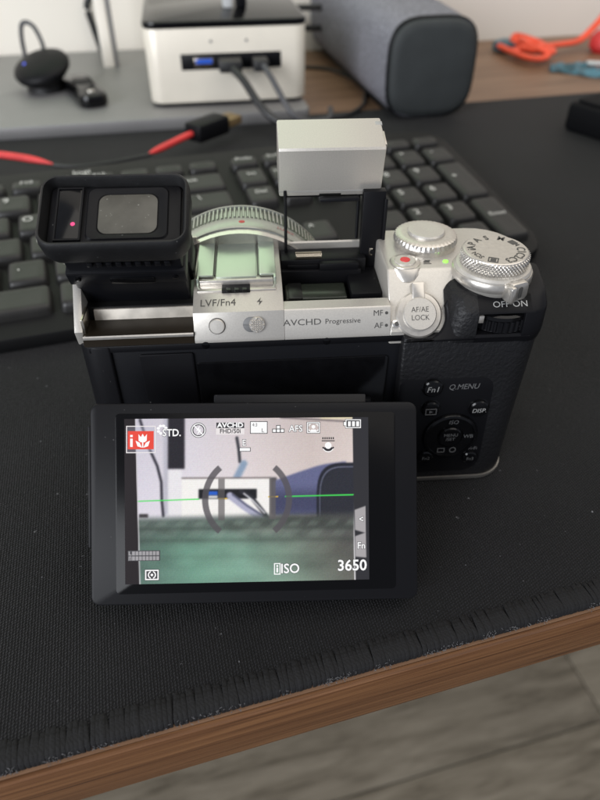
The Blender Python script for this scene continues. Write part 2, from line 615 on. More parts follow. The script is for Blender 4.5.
# ------------------------------------------------------------------ keyboard
KA = rad(17.5)
kb = empty('keyboard', (-math.sin(KA) * 97, math.cos(KA) * 97, -0.5), KA, 'black full-size keyboard lying on the mat behind the camera', 'keyboard')
kb.rotation_euler = (rad(6), 0, KA)
KR = 147.0
case = [(-286, -3), (134, -3), (141, -1.8), (146, 1), (149.5, 6), (151.5, 14), (153, 60), (154.5, 112), (153, 121), (148, 128), (140, 131), (-286, 131)]
MB().prism(case, 1.0, 7.5, 1.2).build('case', KEYCASE, kb)
for fx in (-270, 135):
    MB().lathe([(5, 0.4), (5, 1.1)], 16, Matrix.Translation((fx, 5, 0))).build('rubber_foot', RUBBER, kb)
    MB().box(fx - 9, fx + 9, 112, 116, -11.0, 1.2, 0.8).build('fold_out_foot', KEYCASE, kb)
_kc = {}
PIT = 18.6


def key_mesh(wd, hg):
    k = (round(wd, 1), round(hg, 1))
    if k not in _kc:
        wd, hg = wd - 2.6, hg - 2.6
        rings = []
        for z, i in ((7.3, 0), (9.6, 0.3), (11.1, 0.9), (11.7, 1.7), (11.45, 4.2)):
            rings.append([(x, y, z) for x, y in rrect(i - wd / 2, wd / 2 - i, i - hg / 2, hg / 2 - i, max(0.5, 2.0 - i * .3), 2)])
        me = MB().loft(rings).mesh('key', ang=50)
        me.materials.append(KEYCAP)
        _kc[k] = me
    return _kc[k]


def ke(uu):
    return -68 + PIT * (uu - 10.25)


def key(x0, x1, y0, y1, leg=''):
    o = bpy.data.objects.new('key', key_mesh(x1 - x0, y1 - y0))
    COL.objects.link(o)
    o.parent = kb
    cx, cy = (x0 + x1) / 2, (y0 + y1) / 2
    o.location = (cx * S, cy * S, 0)
    if leg and x1 > -150:
        if len(leg) == 1:
            text('legend', leg, 6.0, Matrix.Translation((-3.2 if x1 - x0 < 30 else -x1 / 2 + x0 / 2 + 6, 2.6, 11.76)), LEGEND, o)
        else:
            text('legend', leg, 4.2, Matrix.Translation((0.0, 1.6, 11.76)), LEGEND, o)


R = [(6.5, 25.5), (25.5, 45), (45, 64), (64, 83), (83, 102)]
def row(u0, items, r, x=None):
    c = u0
    for lab, wd in items:
        key(ke(c), ke(c + wd), R[r][0], R[r][1], lab)
        c += wd
row(0, [('Ctrl', 1.25), ('', 1.25), ('Alt', 1.25), ('', 6.55), ('Alt', 1.175), ('Fn', 1.175), ('', 1.175), ('Ctrl', 1.175)], 0)
row(0, [('', 2.25)] + [(c, 1) for c in 'ZXCVBNM,./'] + [('Shift', 2.75)], 1)
row(0, [('', 1.75)] + [(c, 1) for c in "ASDFGHJKL;'"] + [('Enter', 2.25)], 2)
row(0, [('', 1.5)] + [(c, 1) for c in 'QWERTYUIOP[]'] + [('\\', 1.5)], 3)
row(0, [(c, 1) for c in '`1234567890-='] + [('Back', 2)], 4)
F = (103.5, 115.5)
fx = ke(0)
for i in range(16):
    x0 = ke(0 + i * 0.9375)
    key(x0, x0 + PIT * .9375, *F, 'F%d' % i if 0 < i < 13 else '')
NP = 17.2
ax = KR - 7 * NP - 1.5
for r, labs in ((4, ('Ins', 'Home', 'PgUp')), (3, ('Del', 'End', 'PgDn'))):
    for i, l in enumerate(labs):
        key(ax + i * NP, ax + (i + 1) * NP, *R[r], l)
for i in range(3):
    key(ax + i * NP, ax + (i + 1) * NP, *F, ('PrtSc', 'ScrLk', 'Pause')[i])
    key(ax + i * NP, ax + (i + 1) * NP, *R[0], '<v>'[i])
key(ax + NP, ax + 2 * NP, *R[1], '^')
nx = KR - 4 * NP
for r, labs in ((1, '123'), (2, '456'), (3, '789')):
    for i, l in enumerate(labs):
        key(nx + i * NP, nx + (i + 1) * NP, *R[r], l)
for i, l in enumerate(('Num', '/', '*', '-')):
    key(nx + i * NP, nx + (i + 1) * NP, *R[4], l)
    key(nx + i * NP, nx + (i + 1) * NP, *F, ('', '', '', '')[i])
key(nx, nx + 2 * NP, *R[0], '0')
key(nx + 2 * NP, nx + 3 * NP, *R[0], '.')
key(nx + 3 * NP, nx + 4 * NP, R[0][0], R[1][1], 'Enter')
key(nx + 3 * NP, nx + 4 * NP, R[2][0], R[3][1], '+')
text('lettering', 'logi', 6.5, Matrix.Translation((-49, 124, 7.56)), LEGEND, kb)

# ------------------------------------------------------------------ monitor stand, mini computer and bits behind
st = empty('monitor_stand', (0, 0, -3), 0, 'flat grey metal monitor base against the wall carrying the mini computer', 'monitor stand')
sa = rad(11.5)
sM = Matrix.Translation((-196, 302.5, 0)) @ Matrix.Rotation(sa, 4, 'Z')
MB().prism(rrect(-150, 208, 0, 205, 6, 4), 2.0, 11, 1.6, M=sM).build('base', STAND_GREY, st)
MB().prism(rrect(-146, 204, 3, 200, 6, 4), 0.0, 2.0, 0, M=sM).build('rubber_pad', RUBBER, st)
nM = Matrix.Translation((-172, 455, 0)) @ Matrix.Rotation(sa, 4, 'Z')
MB().prism(rrect(9, 18.5, 0, 9, 2, 3), 11, 150, 0, M=nM).build('neck', CREAM, st)
MB().prism(rrect(18.6, 21.6, -0.5, 12, 1, 3), 11, 150, 0, M=nM).build('neck_shaded_side', STAND_GREY, st)  # grey strip: shade on the side of the pale neck, put in as colour

na = rad(9)
nu = empty('mini_computer', (-103.4, 344.2, 8.0), na, 'silver and black mini computer with cables plugged into its front', 'mini computer')
MB().prism(rrect(0, 109.5, 0, 109.5, 9, 6), 2.5, 49, 1.0).build('housing', NUC_SILVER, nu)
MB().prism(rrect(1.5, 108, 1.5, 108, 9, 6), 0.6, 2.5, 0).build('bottom_plate', BLACK_SATIN, nu)
for fx, fy in ((12, 12), (97, 12), (12, 97), (97, 97)):
    MB().lathe([(4, 0), (4, 0.7)], 16, Matrix.Translation((fx, fy, 0))).build('foot', RUBBER, nu)
MB().prism(rrect(-0.3, 109.8, -0.3, 109.8, 9, 6), 49, 53.2, 0.9).build('lid', BLACK_GLOSS, nu)
MB().box(23, 91.5, -0.35, 2, 23.6, 33.6, 0.3).build('port_panel', BLACK, nu)
p = MB().box(32, 45, -0.75, 1, 24.6, 31.0, 0.3).build('usb_port', STEEL, nu)
MB().box(33, 44, -0.95, 0.5, 27.6, 30.4).build('usb_tongue', USB_BLUE, p)
p = MB().box(50.5, 63.5, -0.75, 1, 24.6, 31.0, 0.3).build('usb_port', STEEL, nu)
for i in range(9):
    MB().box(109.3, 109.75, 18 + i * 8.5, 23 + i * 8.5, 12, 40, 0.1).build('vent', BLACK, nu)
for dx in (44, 68):
    MB().lathe([(0.9, -0.2), (0.9, 0.4)], 12, Matrix.Translation((dx, -0.1, 41)) @ Matrix.Rotation(rad(90), 4, 'X')).build('indicator', STAND_GREY, nu)

NM = Matrix.Translation((-103.4, 344.2, 8.0)) @ Matrix.Rotation(na, 4, 'Z')


def npt(x, y, z):
    return tuple(NM @ Vector((x, y, z)))


def smooth(pts, k=6):
    P = [Vector(p) for p in pts]
    P = [P[0]] + P + [P[-1]]
    out = []
    for i in range(1, len(P) - 2):
        for j in range(k):
            tt = j / k
            a, b, c, d = P[i - 1], P[i], P[i + 1], P[i + 2]
            out.append(0.5 * ((2 * b) + (c - a) * tt + (2 * a - 5 * b + 4 * c - d) * tt * tt + (3 * b - a - 3 * c + d) * tt ** 3))
    out.append(P[-2])
    return out


for lab, x, w_, mt, path in (
        ('black cable in the middle port of the mini computer running to the lower right', 57, 9, CABLE,
         [(57, -16, 27), (63, -26, 22), (71, -38, 11), (80, -46, 3), (96, -50, -4), (122, -40, -6)]),
        ('dark grey cable in the right port of the mini computer bending steeply down', 77, 6, CABLE_GREY,
         [(77, -14, 29), (82, -24, 22), (90, -34, 8), (97, -38, 0), (108, -34, -4), (122, -22, -6), (128, 4, -7)])):
    c = empty('usb_cable', npt(x, 0, 27), na, lab, 'cable', 'cables plugged into the mini computer')
    M0 = Matrix.Translation((-x, 0, -27))
    MB().box(x - w_, x + w_ * .7, -16, -0.8, 24.5, 31.5, 1.2, M=M0).build('plug', CABLE, c)
    MB().tube(smooth(path), 2.6 if w_ == 9 else 2.0, 10, M=M0).build('lead', mt, c)

dg = empty('plug_adapter', npt(64, 44, 53.2), na, 'small clear and black plug standing on the lid of the mini computer', 'plug')
MB().box(-8, -1, -4, 4, 0, 22, 1.5).build('clear_housing', mat('frosted_plastic', (0.55, 0.56, 0.56), rough=0.3, spec=0.6), dg)
MB().box(1, 9, -4, 4, 0, 24, 1.5).build('body', BLACK, dg)

pk_ = empty('receiver_puck', (-190, 388, 8.0), rad(20), 'round black puck with a tiny blue light on the grey monitor base', 'receiver')
pM = Matrix.Translation((0, 0, 15.5)) @ Matrix.Rotation(rad(-14), 4, 'Y') @ Matrix.Rotation(rad(15), 4, 'X')
MB().lathe([(0.1, -8.5), (9, -8), (16, -5.6), (20.2, -1.5), (21, 1), (20, 3.2), (16, 5.4), (8, 6.8), (0.1, 7.2)], 40, pM).build('shell', BLACK_SATIN, pk_, ang=60)
MB().lathe([(1.6, 6.2), (1.5, 7.0), (0.2, 7.2)], 14, pM @ Matrix.Translation((-10, 2, -0.6))).build('status_light', BLUE_LED, pk_)
MB().lathe([(14, -16.0), (13, -8)], 20, Matrix.Translation((0, 4, 16))).build('foot', RUBBER, pk_)
MB().tube(smooth([(4, 18, 22), (4, 24, 28), (1, 30, 37), (-4, 34, 40), (-8, 36, 37), (-10, 36, 24), (-9, 38, 5), (-2, 46, 1.6), (18, 60, 1.6)]), 1.7, 10).build('cable', CABLE_GREY, pk_)

kf = empty('key_fob', (-157, 372, 8.0), rad(28), 'small glossy black fob lying on the grey base beside the puck', 'key fob')
MB().prism(rrect(-10, 10, -32, 32, 8, 6), 0, 9, 2.6).build('shell', BLACK_GLOSS, kf)
MB().prism(rrect(-6, 6, 0, 17, 5, 5), 8.7, 9.5, 0.3).build('button_pad', BLACK_SATIN, kf)
MB().lathe([(2.6, 8.9), (2.4, 9.5), (1.5, 9.5)], 16, Matrix.Translation((0, -21, 0))).build('ring', SILVER_DULL, kf)

wc = MB().tube(smooth([(-184, 515, 120), (-177, 514, 60), (-184, 514, 44), (-182, 514, 28), (-179, 514, 12), (-178, 513, 8.5)]), 2.9, 10).build('wall_cable', CABLE)
tag(wc, 'black cable hanging down the wall behind the grey base', 'cable')
for z, lab in ((40.5, 'upper of the two thick black cables between mini computer and speaker'), (24.5, 'lower of the two thick black cables between mini computer and speaker')):
    o = MB().tube(smooth([(-70, 512, z), (-20, 520, z), (20, 524, z), (48, 540, z - 5), (70, 565, z - 12)]), 2.7, 10).build('power_cable', CABLE)
    tag(o, lab, 'cable', 'power cables behind the mini computer')
o = MB().tube(smooth([(2, 500, -1.6), (30, 486, -1.6), (52, 440, -1.6), (50, 400, -1.0), (46, 372, 1.6), (34, 352, 1.6), (12, 344, 1.6), (-12, 334, 1.6)]), 1.5, 8).build('loose_cable', CABLE)
tag(o, 'thin black cable curving over the desk between mini computer and speaker', 'cable')

# ------------------------------------------------------------------ speaker
sp = empty('speaker', (91, 349, 0), rad(12.5), 'grey fabric bar speaker with a dark rounded end facing the keyboard', 'speaker')


def squircle(wd, h, zc, y, n=44, e=3.6):
    pts = []
    for i in range(n):
        a = 2 * PI * i / n
        c, s_ = math.cos(a), math.sin(a)
        pts.append((math.copysign(abs(c) ** (2 / e), c) * wd / 2, y, zc + math.copysign(abs(s_) ** (2 / e), s_) * h / 2))
    return pts


MB().loft([squircle(63, 63, 32, 3.5), squircle(64, 64, 32, 8), squircle(66, 66, 33, 60), squircle(66, 66, 33, 226), squircle(60, 60, 33, 232)]).build('fabric_sleeve', FABRIC, sp, ang=60)
MB().loft([squircle(50, 50, 32, -1.3), squircle(57, 57, 32, -0.6), squircle(60.5, 60.5, 32, 0.8), squircle(61.5, 61.5, 32, 3.2), squircle(61.5, 61.5, 32, 5)]).build('end_cap', ENDCAP, sp, ang=60)
rr = squircle(63.4, 63.4, 32, 3.6)
MB().loft([squircle(62.2, 62.2, 32, 2.2), squircle(64.2, 64.2, 32, 2.8), squircle(64.6, 64.6, 32, 4.6), squircle(62.0, 62.0, 32, 5.4)], False, False).build('trim_ring', BLACK_SATIN, sp, ang=60)
MB().box(-22, 22, 10, 220, -3.0, 1.0, 0.4).build('foot_strip', RUBBER, sp)

# ------------------------------------------------------------------ red cable over the keyboard, orange strap, wrapper, pouch
rc = empty('charging_cable', (-150, 235, 12), 0, 'red cable with a black plug lying across the back of the keyboard', 'cable')
ro = Matrix.Translation((150, -235, -12))
MB().tube(smooth([(-330, 262, 14), (-260, 254, 13.5), (-205, 247, 13.5), (-171, 238, 13.5), (-152, 232, 13.2), (-139, 228, 12)]), [2.0] * 24 + [1.9, 1.7, 1.5, 1.2, 0.9, 0.6, 0.4], 10, M=ro).build('red_sheath', RED_CABLE, rc)
MB().tube(smooth([(-139, 228, 11.2), (-124, 229, 10.4), (-104, 237, 10.4), (-87, 246, 11)]), 1.1, 8, M=ro).build('dark_lead', CABLE, rc)
MB().tube(smooth([(-88, 245.5, 11.6), (-80, 255, 12.5), (-71, 267, 13.5), (-66, 273, 14)]), [0.7, 1.0, 1.4, 1.7, 1.9] + [2.0] * 14, 10, M=ro).build('red_sheath', RED_CABLE, rc)
pm_ = ro @ Matrix.Translation((-66, 272, 14.5)) @ Matrix.Rotation(rad(52), 4, 'Z')
MB().box(0, 27, -7, 7, -5.5, 5.5, 2.0, M=pm_).build('plug', BLACK_SATIN, rc)
MB().box(27, 39, -6, 6, -2.4, 2.6, 0.5, M=pm_).build('metal_tip', TAN, rc)

og = empty('orange_strap', (215, 530, -3), 0, 'bright orange knotted strap on the desk to the right of the speaker', 'strap')
oo = Matrix.Translation((-215, -530, 3))
for nm, r_, pts_ in (('loop', 3.0, [(190, 558, 3), (196, 532, 3.5), (206, 506, 4), (220, 506, 5), (224, 528, 8), (212, 552, 9), (204, 566, 7), (210, 548, 5), (224, 528, 4)]),
                     ('loop', 2.6, [(214, 574, 6), (208, 548, 10), (212, 522, 10), (224, 512, 7), (232, 530, 6), (222, 560, 8), (210, 580, 8), (204, 560, 5)]),
                     ('bow', 4.2, [(206, 536, 6), (214, 520, 8), (222, 530, 9), (216, 548, 9), (208, 538, 7)])):
    MB().tube(smooth(pts_), r_, 10, M=oo, flat=0.8).build(nm, ORANGE, og)
MB().tube(smooth([(196, 534, 4), (224, 540, 6), (246, 552, 5.5), (268, 566, 6), (290, 588, 16), (305, 596, 32), (330, 600, 50), (380, 600, 75)]), 3.6, 12, M=oo, flat=0.7).build('tail', ORANGE, og)
o = MB().prism([(186, 566), (196, 552), (220, 560), (236, 574), (220, 582), (196, 578)], -2.9, 6, 2).build('wrapper_scrap', TEAL)
tag(o, 'dark teal scrap tucked behind the orange knot', 'wrapper')
wr = empty('snack_wrapper', (248, 488, -3), rad(-8), 'blue and white crinkled wrapper at the right edge of the desk', 'wrapper')
g = MB()
nx_, ny_ = 16, 6
gp = [[(-28 + 84 * i / nx_, (-19 + 38 * j / ny_) * (0.35 + 0.65 * min(1, i / 5)) + 3 * math.sin(i * .5), 0.3 + (3.8 + 2.2 * math.sin(i * 1.7 + j) + 1.8 * math.cos(j * 2.1 + i * .6)) * math.sin(PI * min(1, max(0, j / ny_)) * 0.98 + 0.03) ** .5) for i in range(nx_ + 1)] for j in range(ny_ + 1)]
vs = [p for r_ in gp for p in r_]
g.add(vs, [(j * (nx_ + 1) + i, j * (nx_ + 1) + i + 1, (j + 1) * (nx_ + 1) + i + 1, (j + 1) * (nx_ + 1) + i) for j in range(ny_) for i in range(nx_)])
g.add([(x, y, 0.05) for x, y, z in vs], [((j + 1) * (nx_ + 1) + i, (j + 1) * (nx_ + 1) + i + 1, j * (nx_ + 1) + i + 1, j * (nx_ + 1) + i) for j in range(ny_) for i in range(nx_)])
g.build('foil', TEAL, wr, ang=25)
MB().prism(rrect(2, 16, -5, 3, 2, 3), 7.0, 8.6, 0.4).build('white_panel', WRAP_WHITE, wr)
o = MB().lathe([(0.1, 0), (9, 0), (13, 5), (13, 12), (9, 18), (0.1, 20)], 24, Matrix.Translation((290, 560, -3))).build('ball_cap', RED_CABLE)
tag(o, 'red and black cap at the far right by the wall', 'cap')
pc = empty('black_pouch', (235, 326, 0), rad(18), 'black fabric pouch on the mat at the right edge', 'pouch')
MB().prism(rrect(-46, 60, -90, 32, 5, 4), 0, 18, 3, M=Matrix.Rotation(rad(18), 4, 'Z')).build('body', DARK_POUCH, pc)
MB().prism(rrect(-42, 56, -86, 28, 4, 4), 18.02, 20, 0.8, M=Matrix.Rotation(rad(18), 4, 'Z')).build('flap', DARK_POUCH, pc)
# ------------------------------------------------------------------ the camera on the mat
PSI = rad(4)
gx = empty('digital_camera', (0, 0, 0), PSI, 'silver and black compact camera with raised flash, tilted eyepiece and lit screen', 'camera')
SA = math.atan2(64 - 51.6, 10.5)                 # slope of the rear top cover


def slope(x, d, off=0.0):
    """frame on the sloping rear cover: x along, d up the slope from its lower edge"""
    c, s_ = math.cos(SA), math.sin(SA)
    return frame((x, d * c - s_ * off, 51.6 + d * s_ + c * off), (1, 0, 0), (0, c, s_))


def strip(x, d):
    q = math.atan2(6.5, 2.4)
    return frame((x, d * math.cos(q), 51.6 + d * math.sin(q)), (1, 0, 0), (0, math.cos(q), math.sin(q)))


def back(x, y, z):
    return frame((x, y, z), (1, 0, 0), (0, 0, 1))     # normal towards the viewer


def extr(prof, x0, x1, b=0.0):
    """(y,z) profile extruded along x"""
    M = Matrix(((0, 0, 1, 0), (1, 0, 0, 0), (0, 1, 0, 0), (0, 0, 0, 1)))
    return MB().prism(prof, x0, x1, b, M)


# --- lower body
MB().prism(rrect(-56.5, 62, 0.6, 32, (9, 12, 6, 5), 6), 2.6, 51.5, 0.4).build('body_shell', BLACK, gx)
MB().prism(rrect(-57, 62.6, -0.6, 32.5, (9, 12, 6, 5), 6), 0.0, 2.6, 0.7).build('base_plate', SILVER, gx)
MB().prism(rrect(-57.3, -49, -0.4, 33, (0.6, 2, 6, 5), 6), 3.5, 50.5, 0.5).build('side_panel', BLACK_SATIN, gx)
MB().prism(rrect(-54.5, 28, -0.1, 1.5, 0.3, 2), 48.6, 50.6, 0.2).build('frame_rail', BLACK_SATIN, gx)
MB().prism(rrect(-42, -28, 10, 47.5, 0.6, 3), 0, 0.7, 0.2, back(0, 0.6, 0)).build('recess_pad', BLACK_SATIN, gx)
MB().prism(rrect(-27.5, 24, 12, 44, 1.0, 3), 0, 0.5, 0.2, back(0, 0.6, 0)).build('recess_plate', BLACK_GLOSS, gx)
MB().prism([(-48.5, 16), (-45, 19), (-45, 28), (-46.5, 20)], 0, 1.2, 0.1, back(0, 0.6, 0)).build('latch', STAND_GREY, gx)
for x, z in ((-24.5, 49.8), (7, 49.6)):
    MB().lathe([(1.1, 0), (1.1, 0.5), (0.6, 0.7)], 12, back(x, 0.4, z)).build('screw', BLACK_GLOSS, gx)
# grip bulge at the front right
MB().prism(rrect(36, 60, 26, 44, 8, 6), 3, 50, 2).build('grip', LEATHER, gx)

# --- silver top cover
lo = [(0, 51.6), (2.4, 58.1), (8.25, 59.4), (12, 60.2), (33.4, 60.2), (34, 59.6), (34, 47), (32, 47), (32, 50.5), (0, 50.5)]
tc_ = extr(lo, -27.2, -3.9, 0.25)
tc_.add(*(lambda m: (m.v, m.f))(extr([(0, 51.6), (2.3, 57.8), (2.7, 58.1), (6.6, 58.1), (6.6, 50.5), (0, 50.5)], -3.9, 23.6)))
tc_.add(*(lambda m: (m.v, m.f))(extr([(32.6, 47), (32.6, 61.4), (33, 61.8), (33.8, 61.4), (34, 47)], -3.9, 23.6)))
# right block: plan outline lofted down the rear slope, rounded right end


def plan(y0, y1, z, i=0.0):
    o = rrect(23.6 + i, 62.6 - i, y0 + i, y1 - i, (9 if y0 < 5 else 6, 12, 0.5, 0.5), 6)
    return [(x, y, z) for x, y in o]


tc_.loft([plan(0, 34, 48), plan(0, 34, 51.6), plan(10.0, 34, 63.4), plan(10.5, 34, 63.9, 0.25), plan(10.6, 34, 64.05, 0.7)])
# left end wall of the eyepiece bay and its floor step
tc_.add(*(lambda m: (m.v, m.f))(extr([(1.2, 54.4), (1.8, 55.0), (10.5, 65.0), (12, 65.6), (33.5, 65.6), (34, 64), (34, 50), (2.4, 50)], -57.4, -55.2, 0.3)))
tc_.add(*(lambda m: (m.v, m.f))(extr([(33, 50), (33, 64), (34, 64), (34, 50)], -55.3, -27.2)))
tc_.build('top_cover', SILVER, gx)
# bay of the tilting eyepiece
bay = extr([(0.1, 53.0), (0.0, 53.6), (8.2, 53.6), (8.2, 50.6), (0.1, 50.6)], -55.3, -27.3).build('bay_floor', BAY, gx)
extr([(-0.15, 52.9), (-0.15, 53.5), (0.15, 53.8), (0.35, 53.2)], -55.2, -27.3).build('bay_edge', SILVER_DULL, gx)
extr([(7.9, 53.65), (8.1, 54.6), (8.6, 56.4), (9.04, 56.4), (9.04, 53.65)], -53.4, -27.3, 0.1).build('bay_step', STEP, gx)
extr([(9.05, 53), (9.05, 57), (32.5, 57), (32.5, 53)], -55.2, -27.3).build('bay_well', WELL, gx)
MB().box(-55.2, -54.4, 1.2, 8.0, 53.7, 58, 0.2, M=None).build('bay_spring', STEEL, gx)

# --- eyepiece, tilted up
ca, sa_ = math.cos(rad(28)), math.sin(rad(28))
EM = frame((-42.7, 5.4, 85.5), (1, -0.015, 0), (0, ca, sa_))
O_ = lambda wd, h, r, z, dy=0: [(x, y + dy, z) for x, y in rrect(-wd / 2, wd / 2, -h / 2, h / 2, r, 6)]
MB().loft([O_(31.4, 16.6, 4, -8.4), O_(33.6, 19.2, 4.4, -7.6), O_(34.5, 20.4, 4.4, -6.0), O_(34.6, 20.6, 4.2, -2.2), O_(34.3, 20.2, 4.0, -0.7), O_(33.5, 19.2, 3.6, -0.1),
           O_(32.8, 18.4, 3.2, -0.15), O_(32.4, 17.6, 2.6, -0.8), O_(31.2, 16.6, 1.8, -3.0), O_(30.8, 16.2, 1.4, -3.6)]).build('eyecup', RUBBER, gx, EM, ang=50)
ef = MB().prism(rrect(-15.2, 15.2, -7.9, 7.9, 1.2, 3), -3.7, -2.5, 0.3).build('eyepiece_frame', BLACK_SATIN, gx, EM)
WX, WY = 2.9, 0.1
MB().loft([O_(19.0, 14.6, 1.6, -2.5), O_(18.4, 14.2, 1.8, -2.1), O_(15.6, 12.2, 2.2, -2.2), O_(13.8, 11.2, 2.2, -2.6)], M=Matrix.Translation((WX, WY, 0))).build('window_rim', BLACK_SATIN, ef)
gl = MB()
pr = []
for k in range(7):
    s_ = 1 - k / 7
    pr.append(O_(13.6 * s_, 11.0 * s_, 2.2 * s_, -2.5 + 0.45 * (1 - s_ * s_)))
gl.loft(pr, M=Matrix.Translation((WX, WY, 0))).build('eyepiece_window', GLASS_EYE, ef)
es = MB().prism(rrect(-13.2, -7.9, -7.0, 7.0, 0.5, 3), -2.5, -1.9, 0.15).build('eye_sensor', BLACK_GLOSS, gx, EM)
g = MB()
for (a, b_, c, d) in ((-13.6, -7.5, 7.0, 7.4), (-13.6, -7.5, -7.4, -7.0), (-13.6, -13.2, -7.0, 7.0), (-7.9, -7.5, -7.0, 7.0)):
    g.box(a, b_, c, d, -2.5, -1.75)
g.build('sensor_rim', BLACK_SATIN, es)
MB().lathe([(0.55, -2.0), (0.53, -1.85), (0.1, -1.8)], 14, Matrix.Translation((-9.4, -2.9, 0))).build('sensor_light', PINK_LED, es)
g = MB().box(-13.6, 14.4, -8.0, 8, -29, -7.5, 0.8)
g.box(-14.2, 14.8, -8.7, 8, -18.5, -13.5, 0.3)
g.build('eyepiece_housing', BLACK, gx, EM)
g = MB()
for i in range(9):
    g.box(-8 + i * 2.3, -6.6 + i * 2.3, -8.9, -8, -10.9, -9.4, 0.2)
tag(g.build('grip_teeth', BLACK, gx, EM), kind='stuff')
MB().box(-14.0, 14.6, -8.95, -8.5, -14.1, -13.7, 0.1).build('housing_lip', BLACK_SATIN, gx, EM)
MB().prism(rrect(-4, 7, -18.0, -15.6, 0.5, 3), 0, 0.5, 0.15, EM @ frame((0, -8.6, 0), (1, 0, 0), (0, 0, 1))).build('housing_plate', BLACK_GLOSS, gx)
for sx in (-11.6, 12.2):
    MB().lathe([(0.8, 0), (0.8, 0.35), (0.4, 0.5)], 10, frame((sx, -8.65, -15.8), (1, 0, 0), (0, 0, 1))).build('screw', BLACK_GLOSS, gx, EM)
MB().box(-11.9, 15.4, -2, 8, -29, -20, 1.0).build('hinge_block', BLACK_SATIN, gx, EM)

# --- hot shoe
hs = MB().box(-26.4, -5.4, 14.4, 35.2, 60.2, 61.6, 0.15).build('hot_shoe', SHOE_PLATE, gx)
for s_ in (-1, 1):
    xc = -15.9 + s_ * 10.5
    x0_, x1_ = min(xc, xc - s_ * 4.4), max(xc, xc - s_ * 4.4)
    g = MB().prism(rrect(x0_, x1_, 13.6, 35.2, 0.35, 3), 61.9, 62.5, 0.12)
    g.box(min(xc, xc - s_ * .7), max(xc, xc - s_ * .7), 12.0, 14.2, 60.0, 62.45, 0.2)
    g.build('rail', SHOE_PLATE, hs)
    xg = xc - s_ * 4.75
    MB().box(xg - 0.16, xg + 0.16, 14.6, 34.6, 61.6, 62.2).build('rail_gap', PRINT_DARK, hs)
MB().box(-21.2, -10.6, 13.2, 34.8, 61.65, 62.15, 0.12).build('contact_plate', SHOE_PLATE, hs)
MB().box(-17.6, -14.2, 32.2, 32.6, 62.1, 62.22).build('slot_mark', PRINT_DARK, hs)
MB().box(-25.6, -6.2, 12.2, 14.3, 59.8, 61.7, 0.2).build('rear_edge', SILVER_DULL, hs)
MB().box(-26.2, -5.6, 9.6, 12.1, 59.2, 60.2, 0.2).build('lip', SILVER_DULL, hs)
MB().box(-19.8, -12.4, 9.2, 12.4, 59.2, 60.45, 0.2).build('contact_block', BLACK_SATIN, hs)
for i in range(3):
    MB().box(-18.6 + i * 2.1, -17.4 + i * 2.1, 9.0, 10.4, 59.9, 60.6, 0.1).build('contact_tooth', BLACK_GLOSS, hs)

# --- pop-up flash
FL = frame((10.3, 27.1, 90.0), (1, -0.01, 0), (0, math.cos(rad(15)), math.sin(rad(15))))     # origin: rear top edge of the lid
g = MB()
prof = [(0.3, -14.4), (0.0, -14.1), (0.0, -0.5), (0.5, 0.0), (13.2, 0.0), (13.9, -0.7), (13.9, -14.4)]
M_ = Matrix(((0, 0, 1, 0), (1, 0, 0, 0), (0, 1, 0, 0), (0, 0, 0, 1)))
g.prism(prof, -13.9, 13.9, 0.5, M_)
fh = g.build('flash_head', SILVER, gx, FL)
MB().box(-12.6, 12.6, 0.6, 13.4, -15.2, -14.2, 0.2).build('flash_underside', BLACK_SATIN, fh)
MB().box(-11.5, 11.5, 13.7, 14.5, -11.5, -1.8, 0.3).build('flash_window', mat('flash_lens', (0.6, 0.6, 0.58), rough=0.2), fh)
MB().box(-3.0, 3.0, -0.05, 0.5, -14.35, -13.6, 0.1).build('latch_slot', WELL, fh)
MB().box(12.2, 14.02, 10.2, 11.8, -0.4, 0.03, 0.1).build('lid_notch', PRINT_GREY, fh)
MB().box(-13.95, 13.95, -0.04, 13.95, -12.9, -12.72).build('seam', PRINT_GREY, fh)
MB().box(13.8, 14.5, 3, 9, -3, -1, 0.2).build('flash_pivot', SILVER_DULL, fh)
g = MB().box(19.2, 25.4, 28.2, 31.2, 53, 78, 0.35)
g.box(25.0, 25.9, 27.6, 31.6, 55, 76, 0.2)
g.lathe([(0.75, 0), (0.75, 0.5)], 12, back(22.6, 28.25, 60.4))
g.build('flash_arm', BLACK_SATIN, gx)
MB().box(21.7, 22.7, 28.0, 28.4, 59.2, 61.4, 0.1).build('arm_slot', STEEL, gx)
MB().tube([(-1.9, 30.6, 53), (-1.9, 30.6, 78)], 0.45, 8).build('flash_rod', BLACK, gx)
MB().tube([(18.3, 31.5, 63), (18.3, 31.5, 78)], 0.5, 8).build('flash_rod', BLACK, gx)
MB().box(7.5, 18.2, 28.6, 30, 75.2, 76.2, 0.2).build('flash_bracket', BLACK, gx)
fw = MB().box(-3.8, 23.5, 6.7, 32.5, 47, 50.2).build('flash_well', WELL, gx)
g = MB().box(-3.6, 20.5, 25.5, 32.4, 50.2, 59.8, 0.4)
g.box(-3.6, 19.0, 23.5, 25.4, 50.2, 57.4, 0.3)
g.box(7.2, 18.2, 23.4, 27.5, 57.2, 59.4, 0.3)
g.box(-1.8, 7.0, 24.6, 25.6, 57.4, 58.6, 0.15)
g.build('well_block', BLACK_SATIN, fw)
MB().box(-2.8, 14.0, 13.4, 21.6, 50.2, 54.6, 0.6).build('smoked_block', WELL_OLIVE, fw)
MB().box(-2.2, 1.8, 13.2, 21.7, 50.2, 54.9, 0.4).build('smoked_block_end', WELL, fw)
MB().box(15.0, 23.4, 13.0, 28.0, 50.2, 55.8, 0.5).build('hinge_cover', BLACK_SATIN, fw)
g = MB().box(3.5, 9.5, 6.8, 8.6, 50.2, 53.4, 0.2)
g.box(11.8, 16.2, 6.8, 8.4, 50.2, 52.8, 0.2)
g.build('catch', BLACK_SATIN, fw)
